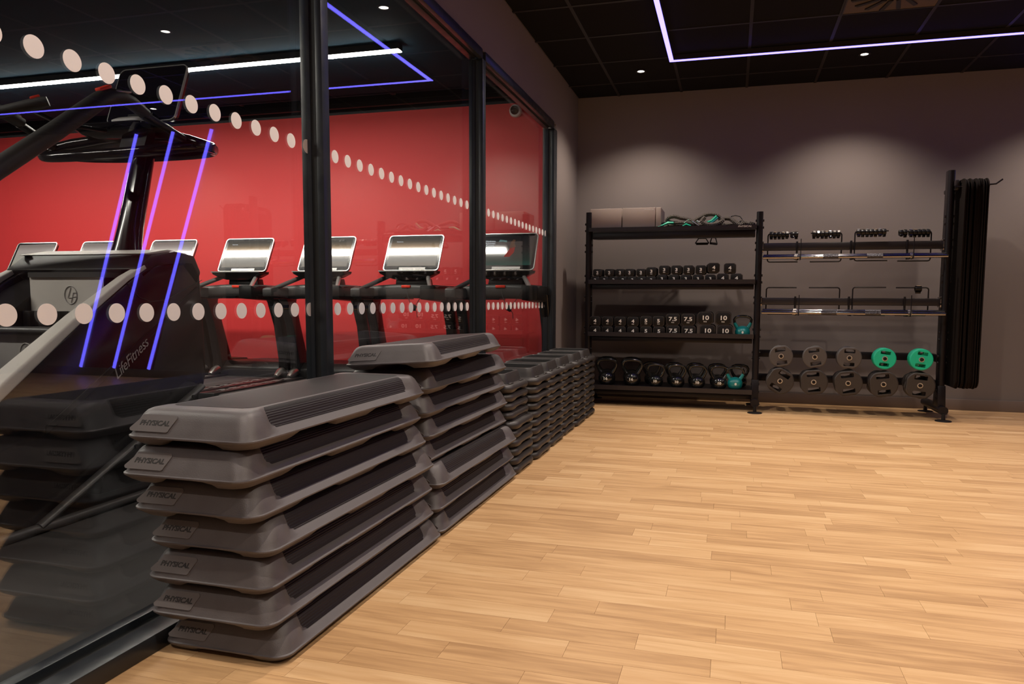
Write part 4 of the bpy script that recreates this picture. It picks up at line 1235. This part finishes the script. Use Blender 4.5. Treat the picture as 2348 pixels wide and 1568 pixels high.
# ================================================================== STAIR CLIMBERS (behind the glass)
def climber():
    """local frame: x across (+ towards the glass), y forward, origin on the floor; world = local + (-3.12, 0, 0)"""
    t = thing('stair_climber', 'x', 'stair climber')
    prof_side = [(1.55, 0.12), (1.78, 0.30), (2.117, 0.571), (2.477, 0.845), (2.742, 1.030), (2.85, 1.095), (2.97, 1.135), (3.10, 1.152), (3.175, 1.150), (3.222, 1.085), (3.238, 0.80), (3.246, 0.56), (3.215, 0.475), (2.26, 0.020), (1.60, 0.020)]
    for s in (-1, 1):
        x0, x1 = (0.335, 0.40) if s > 0 else (-0.40, -0.335)
        p = MB().prism(prof_side, 'x', x0, x1).build('side_panel', M['tm_gloss'], t, bevel=0.008)
        # raised crease on the outer face
        cr = MB()
        xo = 0.400 * s
        cr.prism([(2.30, 0.40), (3.20, 1.00), (3.20, 1.025), (2.30, 0.43)], 'x', xo - 0.001, xo + 0.005 * s)
        cr.build('side_crease', M['tm_black'], p)
        sm = MB().tube([(xo + 0.0015 * s, y, z) for y, z in ((2.742, 1.03), (2.775, 1.00), (2.815, 0.965), (2.88, 0.945), (2.98, 0.955), (3.235, 1.06))], 0.0018, 6)
        sm.build('panel_seam', M['gasket'], p)
        # light capping rail on the sloping top edge
        cap = MB(); top = [(1.50, 0.105), (1.78, 0.335), (2.117, 0.606), (2.477, 0.880), (2.742, 1.062), (2.85, 1.120)]
        rg = []
        for y, z in top:
            kk = max(0.35, 1.0 - max(0, (y - 2.0)) * 0.75)
            rg.append([(s * (0.400 - 0.048 * kk) + a, y + (b - 0.010) * -0.55, z + (b - 0.010) * 0.85) for a, b in rrect(0.058 * kk, 0.029 * kk, 0.014 * kk, 4)])
        cap.loft(rg).build('capping_rail', M['tm_light'], t)
        # floor tube and diagonal tube
        MB().tube([(s * 0.415, 1.60, 0.022), (s * 0.415, 2.22, 0.022), (s * 0.415, 3.22, 0.028)], 0.020, 10).tube([(s * 0.417, 2.235, 0.03), (s * 0.417, 3.19, 0.50)], 0.021, 10, sy=0.8).build('base_tube', M['tm_grey'], t)
        MB().cyl((s * 0.435, 2.72, 0.27), (s * 0.446, 2.72, 0.27), 0.010, n=12).cyl((s * 0.435, 3.10, 0.455), (s * 0.446, 3.10, 0.455), 0.010, n=12).build('bolt', M['hole'], t)
    # lower front housing
    MB().prism([(2.60, 0.06), (3.19, 0.05), (3.20, 0.9), (3.16, 1.12), (2.95, 1.12), (2.9, 0.9)], 'x', -0.34, 0.34).build('housing', M['tm_black'], t, bevel=0.01)
    # hood above the stairs
    MB().prism([(2.80, 1.10), (2.90, 1.175), (3.05, 1.200), (3.19, 1.185), (3.235, 1.10), (3.20, 1.02), (3.10, 1.12), (2.93, 1.11), (2.84, 1.05)], 'x', -0.40, 0.40).build('hood', M['tm_black'], t, bevel=0.012)
    MB().prism([(2.86, 1.176), (3.02, 1.206), (3.17, 1.192), (3.10, 1.186), (2.95, 1.170)], 'x', -0.385, 0.385).build('hood_trim', M['tm_light'], t, bevel=0.004)
    # stairs
    for i in range(4):
        yb, zt = 2.700 - i * 0.235, 1.060 - i * 0.255
        st = MB().prism([(yb, zt - 0.235), (yb + 0.012, zt - 0.235), (yb + 0.012, zt), (yb, zt)], 'x', -0.123, 0.300).build('stair_riser', M['tm_light'] if i == 0 else M['tm_mid'], t)
        tr = MB()
        if i: tr.tube([(-0.121, yb - 0.012, zt + 0.012), (0.300, yb - 0.012, zt + 0.012)], 0.018, 12)
        tr.box(-0.121, 0.300, yb - 0.01, yb + 0.25, zt - 0.002, zt + 0.022).build('stair_tread', M['tm_grey'], t)
        bl = MB()
        for q in range(5):
            xq = -0.090 + q * 0.09
            bl.box(xq - 0.022, xq + 0.022, yb - 0.055, yb - 0.001, zt - 0.232, zt - 0.160)
        bl.build('stair_cleat', M['tm_black'], t, bevel=0.004)
        # ring-and-letters emblem pressed in the riser
        em = MB(); n = 28
        em.tube([(0.12 + 0.036 * math.cos(a), yb - 0.002, zt - 0.085 + 0.042 * math.sin(a)) for a in [2 * PI * j / n for j in range(n + 1)]], 0.0016, 6)
        em.tube([(0.122, yb - 0.002, zt - 0.050), (0.103, yb - 0.002, zt - 0.098), (0.122, yb - 0.002, zt - 0.098)], 0.0015, 6)
        em.tube([(0.153, yb - 0.002, zt - 0.074), (0.136, yb - 0.002, zt - 0.074), (0.121, yb - 0.002, zt - 0.120)], 0.0015, 6)
        em.tube([(0.130, yb - 0.002, zt - 0.093), (0.149, yb - 0.002, zt - 0.093)], 0.0015, 6)
        em.build('emblem', M['tm_mid'] if i == 0 else M['tm_light'], st)
    # inner walls beside the stairs
    for s in (-1, 1):
        MB().prism([(1.7, 0.1), (2.117, 0.545), (2.742, 1.00), (2.95, 1.11), (3.0, 0.4), (2.2, 0.05)], 'x', 0.302 if s > 0 else -0.338, 0.337 if s > 0 else -0.125).build('inner_panel', M['tm_black'], t)
    # column
    rg = []
    for k in range(9):
        f = k / 8
        y = 3.14 + 0.19 * f; z = 1.16 + 0.70 * f
        hx = 0.078 - 0.020 * f + (0.03 * (1 - f * 6) if f < 0.16 else 0)
        rg.append([(hx * 0.92 * math.cos(q), y + (0.060 - 0.008 * f) * math.sin(q), z) for q in A])
    MB().loft(rg).build('column', M['tm_gloss'], t)
    MB().loft([[(r_ * math.cos(a), 3.33 + r_ * 0.9 * math.sin(a), z) for a in A] for r_, z in ((0.070, 1.775), (0.095, 1.785), (0.098, 1.85), (0.09, 1.87))]).build('console_hub', M['tm_gloss'], t)
    # hub cover and tray
    MB().loft([[(x, 3.30 + y, z) for x, y in rrect(hx, hy, 0.06, 5)] for z, hx, hy in ((1.855, 0.09, 0.10), (1.872, 0.115, 0.13), (1.905, 0.115, 0.13), (1.918, 0.10, 0.11))]).build('hub_cover', M['tm_mid'], t)
    MB().loft([[(x - 0.06, 3.20 + y, z) for x, y in rrect(hx, hy, 0.05, 5)] for z, hx, hy in ((1.805, 0.12, 0.05), (1.825, 0.19, 0.085), (1.862, 0.235, 0.11), (1.870, 0.235, 0.11))]).build('accessory_tray', M['tm_gloss'], t)
    # loop handlebar
    lp = []
    for k in range(41):
        a = 2 * PI * k / 40
        ca, sa = math.cos(a), math.sin(a)
        x = 0.46 * math.copysign(abs(ca) ** 0.75, ca); y = 3.20 + 0.26 * math.copysign(abs(sa) ** 0.8, sa)
        lp.append((x, y, 1.745 + (0.075 * sa if sa < 0 else 0.02 * sa)))
    MB().tube(lp, 0.021, 12, sy=1.3).build('loop_handlebar', M['tm_gloss'], t)
    for s in (-1, 1):
        MB().loft([[(s * x, y0 + dy, z0 + dz) for dy, dz in rrect(hy, hz, min(hy, hz) * 0.8, 4)] for x, y0, z0, hy, hz in
                   ((0.08, 3.34, 1.835, 0.10, 0.030), (0.22, 3.32, 1.815, 0.115, 0.030), (0.34, 3.27, 1.785, 0.125, 0.032), (0.43, 3.23, 1.760, 0.115, 0.032), (0.485, 3.20, 1.745, 0.075, 0.026), (0.50, 3.19, 1.742, 0.035, 0.014))]).build('console_wing', M['tm_gloss'], t)
        # long handrail down to the user
        MB().tube([(s * 0.40, 1.60, 1.02), (s * 0.40, 1.90, 1.25), (s * 0.40, 2.168, 1.460), (s * 0.40, 2.400, 1.640), (s * 0.40, 2.560, 1.770), (s * 0.40, 2.640, 1.835), (s * 0.395, 2.70, 1.866), (s * 0.39, 2.76, 1.880), (s * 0.385, 2.83, 1.872), (s * 0.38, 2.915, 1.840)],
                  [0.036, 0.037, 0.038, 0.038, 0.038, 0.037, 0.035, 0.033, 0.031, 0.028], 14).build('handrail', M['rubber_grip'], t)
        MB().tube([(s * 0.40, 1.62, 1.02), (s * 0.40, 1.50, 0.85), (s * 0.40, 1.62, 0.30)], [0.036, 0.036, 0.036], 14).build('handrail_leg', M['rubber_grip'], t)
        MB().box(s * 0.395 - 0.016, s * 0.395 + 0.016, 2.63, 2.70, 1.885, 1.900, (R(28), 0, 0)).build('rail_button', M['red_part'], t, bevel=0.004)
        MB().box(s * 0.395 - 0.024, s * 0.395 + 0.024, 2.71, 2.80, 1.896, 1.905, (R(12), 0, 0)).build('rail_keypad', M['tm_silver'], t, bevel=0.004)
        MB().cyl((s * 0.38, 2.895, 1.869), (s * 0.38, 2.899, 1.878), 0.014, n=14).build('rail_end_glint', M['tm_silver'], t)  # added silver disc stands in for the glint on the rail end
        MB().tube([(s * 0.38, 2.90, 1.835), (s * 0.40, 3.02, 1.80), (s * 0.42, 3.12, 1.765)], [0.022, 0.018, 0.018], 10).build('rail_bracket', M['tm_black'], t)
    # sensor grip on its bracket, left of the tray
    MB().tube([(-0.16, 2.40, 1.700), (-0.05, 2.50, 1.765), (0.09, 2.615, 1.835), (0.115, 2.635, 1.845)], [0.024, 0.025, 0.027, 0.022], 12).build('sensor_grip', M['rubber_grip'], t)
    MB().tube([(-0.10, 2.455, 1.752), (0.02, 2.56, 1.815)], 0.012, 8).build('contact_plate', M['tm_silver'], t)
    MB().box(0.055, 0.095, 2.585, 2.625, 1.850, 1.862, (R(25), 0, R(-40))).build('rail_button', M['red_part'], t, bevel=0.003)
    MB().tube([(0.06, 2.60, 1.80), (0.05, 2.75, 1.775), (-0.05, 3.10, 1.83)], 0.010, 8).build('grip_bracket', M['tm_black'], t)
    # screen
    tl = R(20)
    sh = link('screen_shell', MB().loft([[(x, y, z) for x, z in rrect(hx, hz, 0.035, 5)] for y, hx, hz in ((0.045, 0.16, 0.12), (0.028, 0.212, 0.160), (0.0, 0.222, 0.170), (-0.006, 0.220, 0.168))]).mesh('screen_shell', M['tm_gloss']), t, (0.03, 3.31, 2.060), (-tl, 0, 0.0))
    o1 = rrect(0.2235, 0.1715, 0.036, 6); o2 = rrect(0.2185, 0.1665, 0.031, 6)
    MB().loft([[(x, 0.004, z) for x, z in o1], [(x, -0.0085, z) for x, z in o1], [(x, -0.0085, z) for x, z in o2], [(x, -0.005, z) for x, z in o2]], False, False).build('screen_rim', M['tm_silver'], sh)
    MB().box(-0.04, 0.12, -0.05, 0.0, -0.40 + 0.03, -0.15).build('screen_stem', M['tm_black'], sh)
    return t
sc1 = climber()
sc1.location = (-3.12, 0, 0)
sc1['label'] = 'black stair climber behind the glass, its big side panel in view'
# name on the outer side panel
lt = text_mesh('LifeFitness', 0.068, M['tm_mid'], 0.0004, 0.92, 0.45, 0.0, 0.95)
sp = [c for c in sc1.children if c.name.split('.')[0] == 'side_panel'][1]
link('lettering', lt, sp, (0.4062, 2.745, 0.680), (R(90), R(-38), R(90)))
